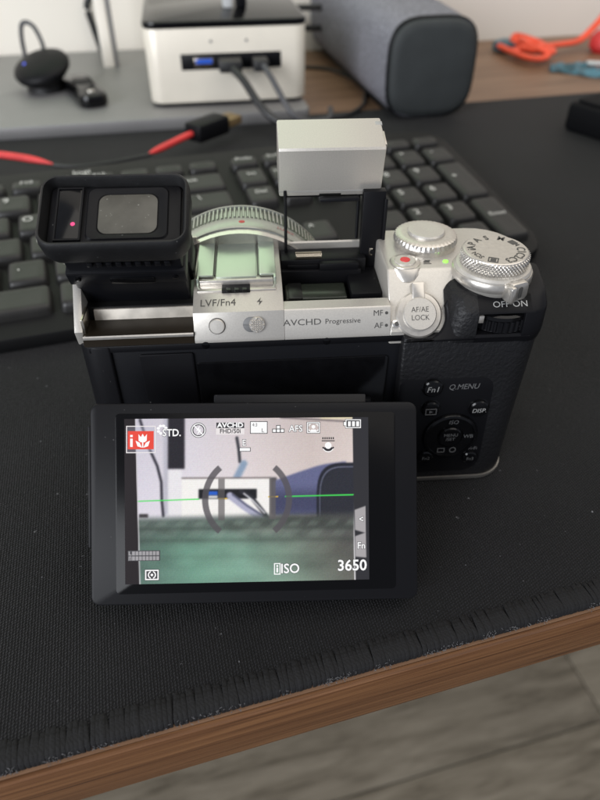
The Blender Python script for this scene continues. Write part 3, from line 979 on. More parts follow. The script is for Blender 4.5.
MB().box(8.8, 11.6, 7.6, 9.2, 50.2, 52.4, 0.15).build('catch_tip', STEEL, fw)
pts = [(0.6 + 7.4 * i / 220, 26.8 + 1.0 * math.cos(2 * PI * i / 13), 60.4 + 1.0 * math.sin(2 * PI * i / 13)) for i in range(221)]
MB().tube(pts, 0.2, 5).build('torsion_spring', STEEL, gx)

# --- lens barrel behind the body
LM = frame((-15.2, 34, 37.7), (1, 0, 0), (0, 0, 1)) @ Matrix.Rotation(PI, 4, 'Y')          # local z points away from the viewer
lb = MB().lathe([(27.0, 0), (28.3, 0.3), (28.6, 1.0), (28.5, 6.4), (28.2, 7.0)], 96, LM).build('lens_barrel', LENS_SILVER, gx)
MB().lathe([(27.6, 0.2 - 2.2), (27.9, 0.2)], 64, LM).build('lens_mount', SILVER_EDGE, lb)
n, rings = 560, []
for z, dr, k in ((7.0, -0.9, 0), (7.2, 0.2, 1), (13.4, 0.3, 1), (13.7, -0.9, 0)):
    ring = []
    for i in range(n):
        r = 28.4 + dr - (0.9 if k and (i // 2) % 2 else 0.0)
        a = 2 * PI * (i + (0.25 if i % 2 else 0)) / n
        ring.append((r * math.cos(a), r * math.sin(a), z))
    rings.append(ring)
MB().loft(rings, M=LM).build('zoom_ring', LENS_SILVER, lb, smooth=False)
MB().lathe([(28.0, 13.6), (28.7, 13.9), (28.6, 15.0), (27.6, 16.2), (25, 17)], 96, LM).build('front_ring', LENS_SILVER, lb)
MB().lathe([(24, 16.9), (23, 17.6), (0.1, 17.7)], 48, LM).build('front_cap', BLACK_SATIN, lb)
MB().lathe([(0.95, -0.4), (0.9, 0.12), (0.1, 0.2)], 16, frame((-14.2, 37.6, 66.15), (1, 0, 0), (0, 1, 0.0))).build('mount_mark', RED, lb)
text('lettering', 'LUMIX', 1.9, frame((-1.5, 37.6, 62.85), (1, 0, -0.545), (0, 1, 0)), RED, lb)

# --- dials and buttons on the top right
FD = Matrix.Translation((36.6, 24.9, 64.0))
n, rings = 120, []
for z, r, k in ((0, 8.5, 0), (1.6, 8.8, 0), (1.8, 8.8, 1), (2.9, 8.5, 1), (3.35, 7.6, 1), (3.4, 6.6, 0)):
    rings.append([((r - (0.28 if k and i % 3 == 0 else 0)) * math.cos(2 * PI * i / n), (r - (0.28 if k and i % 3 == 0 else 0)) * math.sin(2 * PI * i / n), z) for i in range(n)])
fd = MB().loft(rings).build('front_dial', SILVER_DULL, gx, FD, ang=40)
MB().lathe([(5.9, 3.3), (5.8, 3.0), (5.2, 3.2)], 48, cap0=False, cap1=False).build('dial_groove', PRINT_DARK, fd)
MB().lathe([(5.2, 3.2), (5.2, 3.8), (4.9, 4.2), (3.6, 4.3), (0.1, 4.0)], 48).build('shutter_button', SILVER, fd)

MDX, MDY = 51.0, 8.9
MB().lathe([(7.4, 58), (9.2, 61.5), (9.9, 62.8), (9.95, 65.4), (9.5, 66.0), (8.2, 66.3)], 64, Matrix.Translation((MDX, MDY, 0))).build('dial_base', SILVER, gx)
sw = MB()
n = 80
sw.lathe([(10.2, 62.6), (10.35, 62.9), (10.35, 64.6), (10.1, 65.0), (9.2, 65.1)], 72, Matrix.Translation((MDX, MDY, 0)))
pst = sw.build('power_switch', SILVER_DULL, gx)
a = math.atan2(-9.8, 3.6)
LMx = frame((MDX + 10.2 * math.cos(a), MDY + 10.2 * math.sin(a), 62.6), (-math.sin(a), math.cos(a), 0), (0, 0, 1))
g = MB().prism(rrect(-3.0, 3.0, -1.9, 3.3, [1.4, 1.6, 1.6, 1.4], 5), -2, 1.2, 0.5, LMx)
g.prism(rrect(-3.4, -1.5, -1.7, 3.0, 0.8, 4), -1, 2.3, 0.5, LMx)
g.build('lever', SILVER_DULL, pst)
MB().prism(rrect(-0.2, 0.9, -1.0, 2.2, 0.5, 4), 1.0, 1.35, 0.05, LMx).build('lever_mark', PRINT_DARK, pst)

n, rows, rings = 216, 13, []
Rm = 8.75
rings.append([(7.9 * math.cos(2 * PI * i / n), 7.9 * math.sin(2 * PI * i / n), 66.2) for i in range(n)])
for k in range(rows):
    z = 66.3 + 3.3 * k / (rows - 1)
    ring = []
    for i in range(n):
        uu, vv = i / n * 54, k / (rows - 1) * 3.2
        p1, p2 = (uu + vv) % 1, (uu - vv) % 1
        h = 1 - max(abs(p1 - .5), abs(p2 - .5)) * 2
        r = Rm - 0.55 + 0.62 * min(1, h * 1.5)
        if k in (0, rows - 1):
            r = Rm - 0.45
        ring.append((r * math.cos(2 * PI * i / n), r * math.sin(2 * PI * i / n), z))
    rings.append(ring)
for r, z in ((8.25, 69.75), (8.0, 69.95), (0.05, 70.0)):
    rings.append([(r * math.cos(2 * PI * i / n), r * math.sin(2 * PI * i / n), z) for i in range(n)])
md = MB().loft(rings).build('mode_dial', SILVER_DULL, gx, Matrix.Translation((MDX, MDY, 0)), ang=28)
for lab, deg in (('iA', 172), ('P', 149), ('A', 125), ('S', 98), ('M', 62), ('C1', 350), ('C2', 321), ('C3', 290), ('SCN', 208)):
    a = rad(deg)
    text('lettering', lab, 3.1 if len(lab) < 3 else 2.1, at(Matrix.Identity(4), 6.2 * math.cos(a), 6.2 * math.sin(a), 70.03, a - PI / 2), PRINT_DARK, md, sx=0.85, weight=0.03)
for deg, k in ((27, 0), (247, 1)):
    a = rad(deg)
    T_ = at(Matrix.Identity(4), 6.2 * math.cos(a), 6.2 * math.sin(a), 69.98, a - PI / 2)
    g = MB()
    if k == 0:
        g.box(-1.5, 0.6, -0.9, 0.9, 0, 0.06, M=T_)
        g.add([(0.7, -0.2, 0.06), (1.5, -0.8, 0.06), (1.5, 0.8, 0.06), (0.7, 0.2, 0.06)], [(0, 1, 2, 3)], T_)
    else:
        for q in ((-1.3, 1.3, 0.9, 1.2), (-1.3, 1.3, -1.2, -0.9), (-1.3, -1.0, -0.9, 0.9), (1.0, 1.3, -0.9, 0.9), (-0.7, 0.7, -0.6, 0.6)):
            g.box(*q, 0, 0.06, M=T_)
    g.build('symbol', PRINT_DARK, md)

MB().prism(circle(29.0, 14.3, 4.1, 40), 63.9, 64.45, 0.25).build('button_guard', SILVER_DULL, gx)
g = MB().lathe([(2.9, 64.1), (2.9, 64.6), (2.7, 64.85), (0.1, 64.9)], 40, Matrix.Translation((29.0, 14.3, 0)))
rb = g.build('record_button', SILVER, gx)
MB().lathe([(1.35, 64.85), (1.3, 65.0), (0.1, 65.05)], 24, Matrix.Translation((29.0, 14.3, 0))).build('red_spot', RED, rb)
MB().loft([[(29.0 + 3.6 * math.cos(PI + PI * i / 12) * w_, yy + 1.3 * math.sin(PI + PI * i / 12) * w_, zz) for i in range(13)] for zz, yy, w_ in ((64.2, 11.4, 1), (62.8, 9.9, .85), (61.6, 8.8, .5), (61.2, 8.5, .2))], closed=False).build('button_scoop', SILVER_DULL, gx)
MB().lathe([(0.75, 64.0), (0.7, 64.35), (0.1, 64.4)], 16, Matrix.Translation((39.9, 13.9, 0))).build('status_light', GREEN_LED, gx)
g = MB().box(34.0, 35.6, 13.7, 14.4, 64.04, 64.12)
g.box(34.4, 35.9, 14.6, 15.0, 64.04, 64.12)
g.box(33.8, 35.9, 13.0, 13.3, 64.04, 64.12)
g.build('record_symbol', PRINT_DARK, gx)
MB().box(40.3, 41.8, 20.1, 20.5, 64.04, 64.12).build('dial_index', PRINT_DARK, gx)

# focus lever and lock button on the slope
AL = slope(31.2, 4.2, 0)
g = MB().lathe([(6.1, -0.6), (6.1, 0.9), (5.7, 1.3), (4.4, 1.4)], 56, AL)
g.prism(rrect(-1.7, 1.7, 3.5, 8.4, 0.5, 3), -0.6, 1.9, 0.4, AL)
fl_ = g.build('focus_lever', SILVER_DULL, gx)
MB().prism(rrect(-7.2, -4.8, -3.1, -1.1, 0.7, 4), 0.0, 1.0, 0.2, AL).build('lever_tip', SILVER_EDGE, fl_)
MB().lathe([(0.65, 0.9), (0.6, 1.15)], 12, at(AL, -5.9, -2.2)).build('lever_dot', BLUE_LED if False else PRINT_DARK, fl_)
g = MB().lathe([(4.7, 1.2), (4.7, 1.25)], 48, AL)
g.build('button_gap', PRINT_DARK, fl_)
lk = MB().lathe([(4.35, 0.9), (4.35, 2.3), (4.1, 2.6), (0.1, 2.65)], 48, AL).build('lock_button', SILVER, gx)
text('lettering', 'AF/AE', 1.95, at(AL, 0, 1.05, 2.68), PRINT_DARK, lk, sx=0.92)
text('lettering', 'LOCK', 1.95, at(AL, 0, -1.05, 2.68), PRINT_DARK, lk, sx=0.92)
MB().prism(circle(22.6, 0, 0.42, 14), 0.0, 0.06, 0, strip(0, 5.2)).build('index_dot', PRINT_DARK, gx)
MB().prism(circle(22.6, 0, 0.42, 14), 0.0, 0.06, 0, strip(0, 1.9)).build('index_dot', PRINT_DARK, gx)
text('lettering', 'MF', 2.1, at(strip(20.4, 5.2), 0, 0, 0.06), PRINT_DARK, gx)
text('lettering', 'AF', 2.1, at(strip(20.6, 1.9), 0, 0, 0.06), PRINT_DARK, gx)
# strip below the hot shoe and the flash well
text('lettering', 'AVCHD', 2.3, at(strip(0.7, 3.5), 0, 0, 0.06), PRINT_DARK, gx, sx=1.25)
text('lettering', 'Progressive', 1.9, at(strip(11.2, 3.5), 0, 0, 0.06), PRINT_DARK, gx, sx=1.05)
lvf = frame((-20.2, 5.7, 58.85), (1, 0, 0), (0, 5.85, 1.3))
text('lettering', 'LVF/Fn4', 3.6, at(lvf, -0.6, 0, 0.06), PRINT_DARK, gx, sx=0.78)
MB().add([(9.9, -1.3, .06), (10.9, 0.25, .06), (10.2, 0.15, .06), (10.5, 1.5, .06), (9.4, -.1, .06), (10.1, -.05, .06)], [(0, 1, 2, 5), (2, 3, 4, 5)], lvf).build('flash_symbol', PRINT_DARK, gx)
b_ = strip(-21.2, 3.4)
MB().lathe([(2.15, -0.3), (2.15, 0.05), (1.95, 0.06)], 32, b_, False, False).build('button_gap', PRINT_DARK, gx)
MB().lathe([(1.95, -0.3), (1.95, 0.5), (1.75, 0.75), (0.1, 0.8)], 36, b_).build('eyepiece_button', SILVER, gx)
b_ = strip(-11.2, 3.5)
MB().prism(rrect(-3.4, 1.6, -2.0, 2.0, 2.0, 8), -0.2, 0.09, 0.05, b_).build('switch_recess', PRINT_DIM, gx)
g = MB().lathe([(2.05, -0.2), (2.05, 0.6), (1.9, 0.85), (0.1, 0.9)], 36, at(b_, 0.2, 0))
for i in range(-3, 4):
    for j in range(-3, 4):
        if i * i + j * j < 9.5:
            g.loft([[(x + i * .58 + .2, y + j * .58, z) for x, y in ((-.24, -.24), (.24, -.24), (.24, .24), (-.24, .24))] if k_ == 0 else [(x + i * .58 + .2, y + j * .58, z) for x, y in ((-.08, -.08), (.08, -.08), (.08, .08), (-.08, .08))] for k_, z in ((0, .88), (1, 1.15))], M=b_)
g.build('flash_switch', SILVER_DULL, gx)

# --- black thumb panel at the right of the back
c50, s50 = math.cos(SA), math.sin(SA)
out = [(26.8, 3), (61, 3), (62.3, 6), (62.3, 50), (26.8, 50)]
PB = frame((0, -5.8, 0), (1, 0, 0), (0, 0.0667, 1))      # the back leans out a little towards its foot
yb = lambda z: -5.8 + 0.0667 * z


def tplan(z, i=0.0, rr_=9.0):
    return [(x, y, z) for x, y in rrect(26.8 + i, 62.6 + 2.2 * min(1, z / 44) - i, yb(z) + i, 33 - i, (rr_, 11, 0.5, 0.8), 7)]


MB().loft([tplan(2.5), tplan(20), tplan(40, 0, 8), tplan(49.0, 0, 7), tplan(50.6, 0.4, 6), tplan(51.0, 1.2, 6)]).build('thumb_panel', LEATHER, gx)
MB().prism(rrect(27.2, 53.4, 4.0, 38.0, (5, 4, 2, 2), 6), -0.3, 0.12, 0.1, PB).build('button_plate', BLACK_SATIN, gx)
MB().loft([[(x, y, z) for x, y in rrect(26.6 + i, 63.0 - i, -6.1 + i, 33.2 - i, (9.2, 11, 0.5, 0.8), 7)] for z, i in ((0, 0.8), (0.4, 0.2), (1.0, 0), (1.9, 0))]).build('base_plate', BASE_METAL, gx)
MB().loft([tplan(1.9), tplan(2.6)]).build('base_seam', BLACK, gx)
# upper part lies on the slope, its left edge curves round the focus lever
ol = [(26.8, -3.0)] + [(31.2 + 7.0 * math.cos(rad(d)), 4.2 + 7.0 * math.sin(rad(d))) for d in range(-70, 24, 8)] + \
     [(38.9, 8.4), (39.8, 10.0), (41.4, 11.2), (43.4, 11.7), (46, 11.8), (46.2, -3.0)]
ol = ol[::-1]
MB().prism(ol[::-1], 0.05, 2.2, 0.7, slope(0, 0)).build('thumb_panel_top', BLACK_SATIN, gx, ang=60)
# housing of the rear dial
full = [(8, 62.8), (1.0, 61.3), (0, 60.7), (-2.7, 58.6), (-3.1, 57.9), (-3.4, 52), (-3.3, 51.0), (-2.4, 48.6), (8, 48.6)]
slot = [(8, 62.8), (1.0, 61.3), (0, 60.7), (-2.7, 58.6), (-3.05, 58.0), (-2.8, 57.7), (3, 57.6), (3, 51.9), (-2.9, 51.7), (-3.35, 51.0), (-2.4, 48.6), (8, 48.6)]
dsl = (10.6, 9.6, 8.9, 6.4, 5.6, -1.2, -2.2, -3.6, -3.6)
sp_ = [(d * c50 - .25 * s50, 51.6 + d * s50 + .25 * c50) for d in dsl]
rg = []
for x, q in ((38.2, 0), (38.9, .4), (39.8, .68), (41, .86), (42.6, .96), (44.2, 1), (45.4, 1)):
    rg.append([(x, a[0] + (b[0] - a[0]) * q, a[1] + (b[1] - a[1]) * q) for a, b in zip(sp_, full)])
MB().loft(rg).build('thumb_rest', LEATHER, gx, ang=50)
hd = MB()
hd.add(*(lambda m: (m.v, m.f))(extr(slot, 45.35, 60.0)))
hd.loft([[(x, y, z) for x, y in rrect(57.6, 64.6, y0, 14, (5.4, 1, 0.1, 0.1), 7)] for z, y0 in ((48.6, -2.4), (51.0, -3.3), (52, -3.4), (57.9, -3.1), (58.6, -2.7), (60.7, 0), (61.3, 1.0), (62.8, 6.6))])
hd.build('dial_housing', BLACK_SATIN, gx)
text('lettering', 'OFF\u00b7ON', 2.3, at(frame((53.6, -1.35, 59.65), (1, 0, 0), (0, 2.7, 2.1)), 0, 0, 0.05), PRINT_GREY, gx, sx=1.1)
n, rings = 144, []
for z, r, k in ((-1.7, 8.6, 0), (-1.5, 9.0, 1), (1.5, 9.0, 1), (1.6, 8.6, 0)):
    rings.append([((r - (0.45 if k and (i // 2) % 2 else 0)) * math.cos(2 * PI * i / n), (r - (0.45 if k and (i // 2) % 2 else 0)) * math.sin(2 * PI * i / n), z) for i in range(n)])
RDZ = Matrix.Translation((53.2, 5.6, 53.7))
MB().loft(rings).build('rear_dial', BLACK_SATIN, gx, RDZ, smooth=False)
MB().lathe([(8.6, 1.7), (9.0, 1.9), (8.95, 2.9), (8.4, 3.4), (0.1, 3.5)], 64, RDZ).build('rear_dial_cap', BLACK_GLOSS, gx)
MB().box(45.6, 47.0, -2.9, -1.6, 55.2, 57.4, 0.2).build('recess_tab', SILVER_DULL, gx)

PZ = PB
zf = lambda z: 0.956 * z + 2.24


def round_button(x, z, r, name='button'):
    g = MB().lathe([(r + 0.35, 0), (r + 0.35, 0.15), (r, 0.2), (r, 0.9), (r - 0.35, 1.2), (0.1, 1.25)], 36, at(PZ, x, zf(z)))
    return g.build(name, BLACK_GLOSS, gx)


b = round_button(36.2, 34.6, 2.7, 'function_button')
text('lettering', 'Fn1', 2.5, at(PZ, 36.2, zf(34.5), 1.28), PRINT_GREY, b, shear=0.15)
text('lettering', 'Q.MENU', 2.5, at(PZ, 45.0, zf(34.3), 0.16), PRINT_DIM, gx, sx=0.9, shear=0.2)
b = round_button(36.4, 27.2, 2.5, 'playback_button')
g = MB()
for q in ((-1.6, 1.6, .8, 1.05), (-1.6, 1.6, -1.05, -.8), (-1.6, -1.35, -.8, .8), (1.35, 1.6, -.8, .8)):
    g.box(*q, 1.24, 1.32, M=at(PZ, 36.4, zf(26.6)))
g.add([(-.5, -.5, 1.32), (.6, 0, 1.32), (-.5, .5, 1.32)], [(0, 1, 2)], at(PZ, 36.4, zf(26.6)))
g.build('symbol', PRINT_DIM, b)
b = round_button(50.2, 26.6, 2.7, 'display_button')
text('lettering', 'DISP.', 1.9, at(PZ, 50.2, zf(26.2), 1.28), PRINT_GREY, b, shear=0.15)
cp = MB().lathe([(8.0, 0), (8.0, 0.6), (7.7, 1.1), (7.0, 1.2), (6.8, .7), (3.9, .6), (3.8, .3), (3.6, .3)], 64, at(PZ, 43.2, zf(16.4))).build('cursor_pad', BLACK_GLOSS, gx)
MB().lathe([(3.4, .2), (3.4, 1.0), (3.1, 1.3), (0.1, 1.35)], 40, at(PZ, 43.2, zf(16.4))).build('centre_button', BLACK_GLOSS, cp)
text('lettering', 'ISO', 1.9, at(PZ, 43.6, zf(21.8), 0.75), PRINT_DIM, cp, shear=0.15)
text('lettering', 'MENU\n/SET', 1.5, at(PZ, 43.2, zf(16.6), 1.38), PRINT_DIM, cp)
text('lettering', 'WB', 1.8, at(PZ, 48.6, zf(16.2), 0.75), PRINT_DIM, cp)
g = MB()
for q in ((-2.6, -.4, .7, .95), (-2.6, -.4, -.7, -.45), (-2.6, -2.35, -.45, .7), (-.65, -.4, -.45, .7)):
    g.box(*q, .7, .78, M=at(PZ, 42.6, zf(11.0)))
g.lathe([(1.0, .72), (1.0, .8), (.75, .8), (.75, .72)], 20, at(PZ, 44.6, zf(11.1)), False, False)
g.build('symbol', PRINT_DIM, cp)
b = round_button(36.8, 8.6, 2.2, 'function_button')
text('lettering', 'Fn2', 1.6, at(PZ, 36.8, zf(8.5), 1.28), PRINT_DIM, b)
b = round_button(50.2, 7.6, 2.2, 'wireless_button')
text('lettering', 'Wi-Fi', 1.6, at(PZ, 50.4, zf(10.8), 0.16), PRINT_DIM, b)
text('lettering', 'Fn3', 1.5, at(PZ, 50.2, zf(7.5), 1.28), PRINT_DIM, b)
# strap lugs
for x, s_ in ((63.0, 1), (-57.4, -1)):
    g = MB().lathe([(2.4, 0), (2.4, 1.2), (1.2, 1.6), (1.2, 2.6), (2.0, 3.0), (1.7, 3.6), (0.1, 3.7)], 24, frame((x - s_ * 1.2, 13 if s_ > 0 else 15, 55.2), (0, 0, 1), (0, s_, 0)) if s_ < 0 else frame((x - 1.2, 7, 54.6), (0, 1, 0), (0, 0, 1)))
    g.build('strap_lug', SILVER_DULL, gx)

# --- pulled-out rear monitor
c4 = rad(-2.2)
T = rad(40)
xd = Vector((math.cos(c4), math.sin(T) * math.sin(c4), math.cos(T) * math.sin(c4)))
yd = Vector((-math.sin(c4), math.sin(T) * math.cos(c4), math.cos(T) * math.cos(c4)))
LC = frame((-13.8, -48.5, 5.8), xd, yd)
MB().prism(rrect(-40.6, 40.0, 0.1, 49.5, 2.2, 6), -5.4, 0, 0.55).build('monitor_housing', BLACK_SATIN, gx, LC)
MB().prism(rrect(-41.5, -40.7, 14, 44, 0.3, 3), -4.2, -1.4, 0.2).build('side_latch', BLACK_SATIN, gx, LC)
g = MB().prism(rrect(-34.5, 34.4, 2.9, 47.0, 1.0, 4), -0.2, 0.12, 0.06)
g.build('cover_glass', COVER, gx, LC)
# hinge plates behind it
g = MB().box(-11, 28, 20, 51.6, -7.4, -5.5, 0.4, M=LC)
g.build('hinge_plate', BLACK, gx)
MB().box(-36, 20, -30, -1, 7, 9, 0.4).build('hinge_arm', BLACK, gx)
MB().box(-36, 20, -1.6, 0.5, 6, 30, 0.4).build('hinge_arm', BLACK, gx)

# the lit picture on the screen: what the live view shows
X0, X1, Y0, Y1 = -32.3, 27.7, 5.3, 45.7
NXg, NYg = 330, 222
gxv = np.linspace(X0, X1, NXg)
gyv = np.linspace(Y1, Y0, NYg)
XX, YY = np.meshgrid(gxv, gyv)
A_, B_, C_, D_ = .2456, -.0019, -.00185, -.2445
det = A_ * D_ - B_ * C_
PX = 135 + ((XX + 29.7) * D_ - (YY - 45.3) * B_) / det
PY = 420.5 + ((YY - 45.3) * A_ - (XX + 29.7) * C_) / det


def ss(e0, e1, x):
    q = np.clip((x - e0) / (e1 - e0), 0, 1)
    return q * q * (3 - 2 * q)


def boxm(x0, x1, y0, y1, f=1.0, fy=None):
    fy = fy or f
    return ss(x0 - f, x0 + f, PX) * (1 - ss(x1 - f, x1 + f, PX)) * ss(y0 - fy, y0 + fy, PY) * (1 - ss(y1 - fy, y1 + fy, PY))


def seg(pts, wd, f=0.8):
    d = np.full(PX.shape, 1e9)
    for (x0, y0), (x1, y1) in zip(pts[:-1], pts[1:]):
        L2 = (x1 - x0) ** 2 + (y1 - y0) ** 2
        q = np.clip(((PX - x0) * (x1 - x0) + (PY - y0) * (y1 - y0)) / L2, 0, 1)
        d = np.minimum(d, np.hypot(PX - x0 - q * (x1 - x0), PY - y0 - q * (y1 - y0)))
    return 1 - ss(wd - f, wd + f, d)


def polym(pts, f=1.0):
    m = np.ones(PX.shape)
    n = len(pts)
    for i in range(n):
        (x0, y0), (x1, y1) = pts[i], pts[(i + 1) % n]
        l = math.hypot(x1 - x0, y1 - y0)
        dd = ((x1 - x0) * (PY - y0) - (y1 - y0) * (PX - x0)) / l
        m = m * ss(-f, f, dd)
    return m


img = np.zeros((NYg, NXg, 3))


def put(col, m):
    global img
    c = np.array(col, float)
    img = img * (1 - m[..., None]) + c * m[..., None]


def grad(cols, v):
    xs = [c[0] for c in cols]
    return np.stack([np.interp(v, xs, [c[1][k] for c in cols]) for k in range(3)], -1)


wallc = grad([(135, (205, 200, 212)), (190, (214, 208, 216)), (250, (214, 203, 204)), (310, (202, 188, 184)), (355, (214, 200, 195))], PX)
img[:] = wallc
img += (np.clip((PY - 420) / 80, 0, 1) * 16)[..., None]
put((190, 188, 200), boxm(163, 168, 400, 515, 2))
put((36, 33, 40), boxm(167.5, 184, 400, 469, 1.4))
put((235, 232, 236), boxm(168, 181, 470, 516, 2))
put((226, 214, 180), boxm(320, 354, 400, 419, 3, 1))
put((90, 80, 85), seg([(280, 417.5), (356, 422)], 0.6, .8))
put((52, 50, 60), seg([(140, 420), (148, 446), (157, 466), (161, 482), (161.5, 500), (163, 516)], 1.3, 0.9))
put((60, 60, 66), seg([(236, 438), (238, 450), (239, 462)], 1.5, .8))
put((140, 160, 185), seg([(243, 464), (239, 472), (235, 480)], 3.4, 2.0))
put((70, 66, 74), boxm(268, 276, 478, 515, 1.5))
# speaker in the live view
put((100, 103, 140), polym([(272, 482), (296, 473), (322, 465), (346, 462), (346, 516), (272, 516)], 1.5))
put((58, 60, 88), 0.8 * boxm(272, 346, 492, 516, 1, 9))
e = (np.abs((PX - 351) / 35) ** 3.6 + np.abs((PY - 507) / 44) ** 3.6) ** (1 / 3.6)
put((30, 31, 42), 1 - ss(0.98, 1.0, e))
put((150, 154, 178), .8 * ((1 - ss(0.90, 0.92, e)) - (1 - ss(0.875, 0.895, e))))
put((40, 41, 50), 1 - ss(0.84, 0.87, e))
# mini computer in the live view
put((246, 243, 240), boxm(181, 270, 479, 517, 0.9))
put((120, 110, 110), boxm(181, 270, 477.6, 479, .6))
put((20, 20, 24), boxm(198, 256, 489.5, 499.2, .8))
put((40, 96, 205), boxm(207.5, 217, 491.5, 495.5, .6))
put((225, 225, 225), boxm(207.5, 217, 496, 498.5, .6))
put((176, 176, 200), seg([(229, 496), (243, 507), (262, 520)], 3.4, 0.9))
put((90, 92, 116), seg([(232, 495), (246, 506), (266, 519)], 1.0, 0.8))
put((40, 40, 46), seg([(240, 492), (250, 497), (262, 512), (268, 520)], 2.0, 0.9))
put((235, 235, 240), seg([(243, 494), (252, 501), (264, 514)], 0.7, 0.6))
# blurred keyboard below
rng = np.random.RandomState(3)


def blurnoise(sx, sy):
    n = rng.rand(int(NYg / sy) + 3, int(NXg / sx) + 3)
    yi, xi = np.arange(NYg) / sy, np.arange(NXg) / sx
    y0, x0 = yi.astype(int), xi.astype(int)
    fy, fx_ = ss(0, 1, yi - y0)[:, None], ss(0, 1, xi - x0)[None]
    return n[y0][:, x0] * (1 - fy) * (1 - fx_) + n[y0 + 1][:, x0] * fy * (1 - fx_) + n[y0][:, x0 + 1] * (1 - fy) * fx_ + n[y0 + 1][:, x0 + 1] * fy * fx_


kbm = ss(-4.5, 4.5, PY - (518.5 - (PX - 137) * 0.018))
gcol = grad([(135, (80, 104, 95)), (185, (100, 138, 121)), (240, (112, 145, 129)), (290, (106, 122, 110)), (330, (94, 96, 89)), (356, (86, 83, 80))], PX + (PY - 550) * -0.35)
v = np.clip((PY - 517) / 66, 0, 1)
dark = 0.86 + 0.36 * v - 0.13 * np.exp(-((v - 0.12) / 0.09) ** 2) * (0.5 + 0.5 * ss(200, 330, PX)) - 0.10 * np.exp(-((v - 0.75) / 0.1) ** 2)
gcol = gcol + (np.array((104, 108, 106)) - gcol) * (0.65 * (1 - ss(.05, .55, v)))[..., None]
gcol = gcol * (dark + 0.22 * (blurnoise(42, 20) - .5) + 0.12 * (blurnoise(26, 12) - .5))[..., None]
img = img * (1 - kbm[..., None]) + gcol * kbm[..., None]
for r_, (yc, hh_, st_) in enumerate(((524, 3.4, 19), (534, 4.6, 24), (548, 6.5, 30), (567, 9, 38))):
    q_ = ((PX + (PY - yc) * 0.9 + r_ * 9) / st_) % 1
    m_ = np.exp(-((PY - yc) / hh_) ** 2) * ss(.25, .75, 0.5 + 0.5 * np.cos(2 * PI * (q_ - .5))) * (0.40, 0.28, 0.12, 0.08)[r_] * (0.55 + 0.45 * ss(170, 270, PX))
    put((150, 168, 154), m_ * (1 - 0.3 * ss(230, 340, PX)))
    put((50, 58, 52), (0.34, 0.30, 0.15, 0.08)[r_] * np.exp(-((PY - yc - hh_ * 1.5) / (hh_ * .55)) ** 2) * (1 - .1 * r_))
for x, y, a_ in ((232, 527, .55), (262, 523, .5), (292, 520, .5), (322, 522, .5), (345, 528, .45), (252, 536, .25), (300, 536, .3), (165, 532, .35)):
    put((66, 72, 66), a_ * np.exp(-(((PX - x - (PY - y)) / 10) ** 2 + ((PY - y) / 4.5) ** 2)))
put((150, 156, 146), 0.4 * np.exp(-(((PX - 268) / 22) ** 2 + ((PY - 531) / 3.5) ** 2)))
put((60, 55, 58), boxm(139, 148, 514, 517.5, 1))
for _ in range(2):
    p_ = np.pad(img, ((1, 1), (1, 1), (0, 0)), 'edge')
    img = (p_[1:-1, 1:-1] * 2 + p_[:-2, 1:-1] + p_[2:, 1:-1] + p_[1:-1, :-2] + p_[1:-1, 2:]) / 6
img = img + (rng.rand(NYg, NXg, 1) - .5) * 9 + (rng.rand(NYg, NXg, 3) - .5) * 5
# on-screen level and focus brackets
put((70, 225, 90), seg([(137, 501.2), (198, 499.5)], 0.55, .5))
put((70, 225, 90), seg([(285, 497.3), (354, 496)], 0.65, .5))
put((232, 190, 60), seg([(218, 499.2), (226, 499)], 0.6, .5))
put((232, 190, 60), seg([(268, 497.6), (277, 497.4)], 0.6, .5))
rr_ = np.hypot(PX - 246.5, PY - 500)
an = np.degrees(np.arctan2(PY - 500, PX - 246.5))
ring = ss(38.4, 39.4, rr_) * (1 - ss(44.6, 45.6, rr_))
put((84, 80, 84), .82 * ring * ((1 - ss(49, 50.5, np.abs(an))) + ss(129.5, 131, np.abs(an))))
put((96, 92, 92), .72 * boxm(217.5, 224, 470, 521, .6) * ss(478, 480, PY))
put((96, 92, 92), .80 * boxm(268.5, 275, 479, 520, .6))
# dark side margins of the display with their bright edge lines
left = 135.2 + (PY - 420.5) * 0.0268
right = 352.6 + (PY - 418) * 0.0165
mL = 1 - ss(-.6, .6, PX - left)
mR = ss(-.6, .6, PX - right)
put((34, 27, 29), mL)
put((44, 43, 47), mR)
put((225, 222, 225), (1 - ss(0.3, 1.0, np.abs(PX - right))) * ss(500, 560, PY))
put((210, 205, 210), .7 * (1 - ss(0.3, 1.1, np.abs(PX - left - 0.5))))
put((170, 166, 168), (1 - ss(-.4, .4, PX - (366 + (PY - 510) * .018))) * ss(.5, 1.3, PX - right) * (ss(-1, 1, PY - (511 - (PX - 356) * .35)) * (1 - ss(-1, 1, PY - (532 + (PX - 356) * .3)))))
put((170, 166, 168), (1 - ss(-.4, .4, PX - (366 + (PY - 510) * .018))) * ss(.5, 1.3, PX - right) * (ss(-1, 1, PY - (538 - (PX - 356) * .35)) * (1 - ss(-1, 1, PY - (559 + (PX - 356) * .1)))))
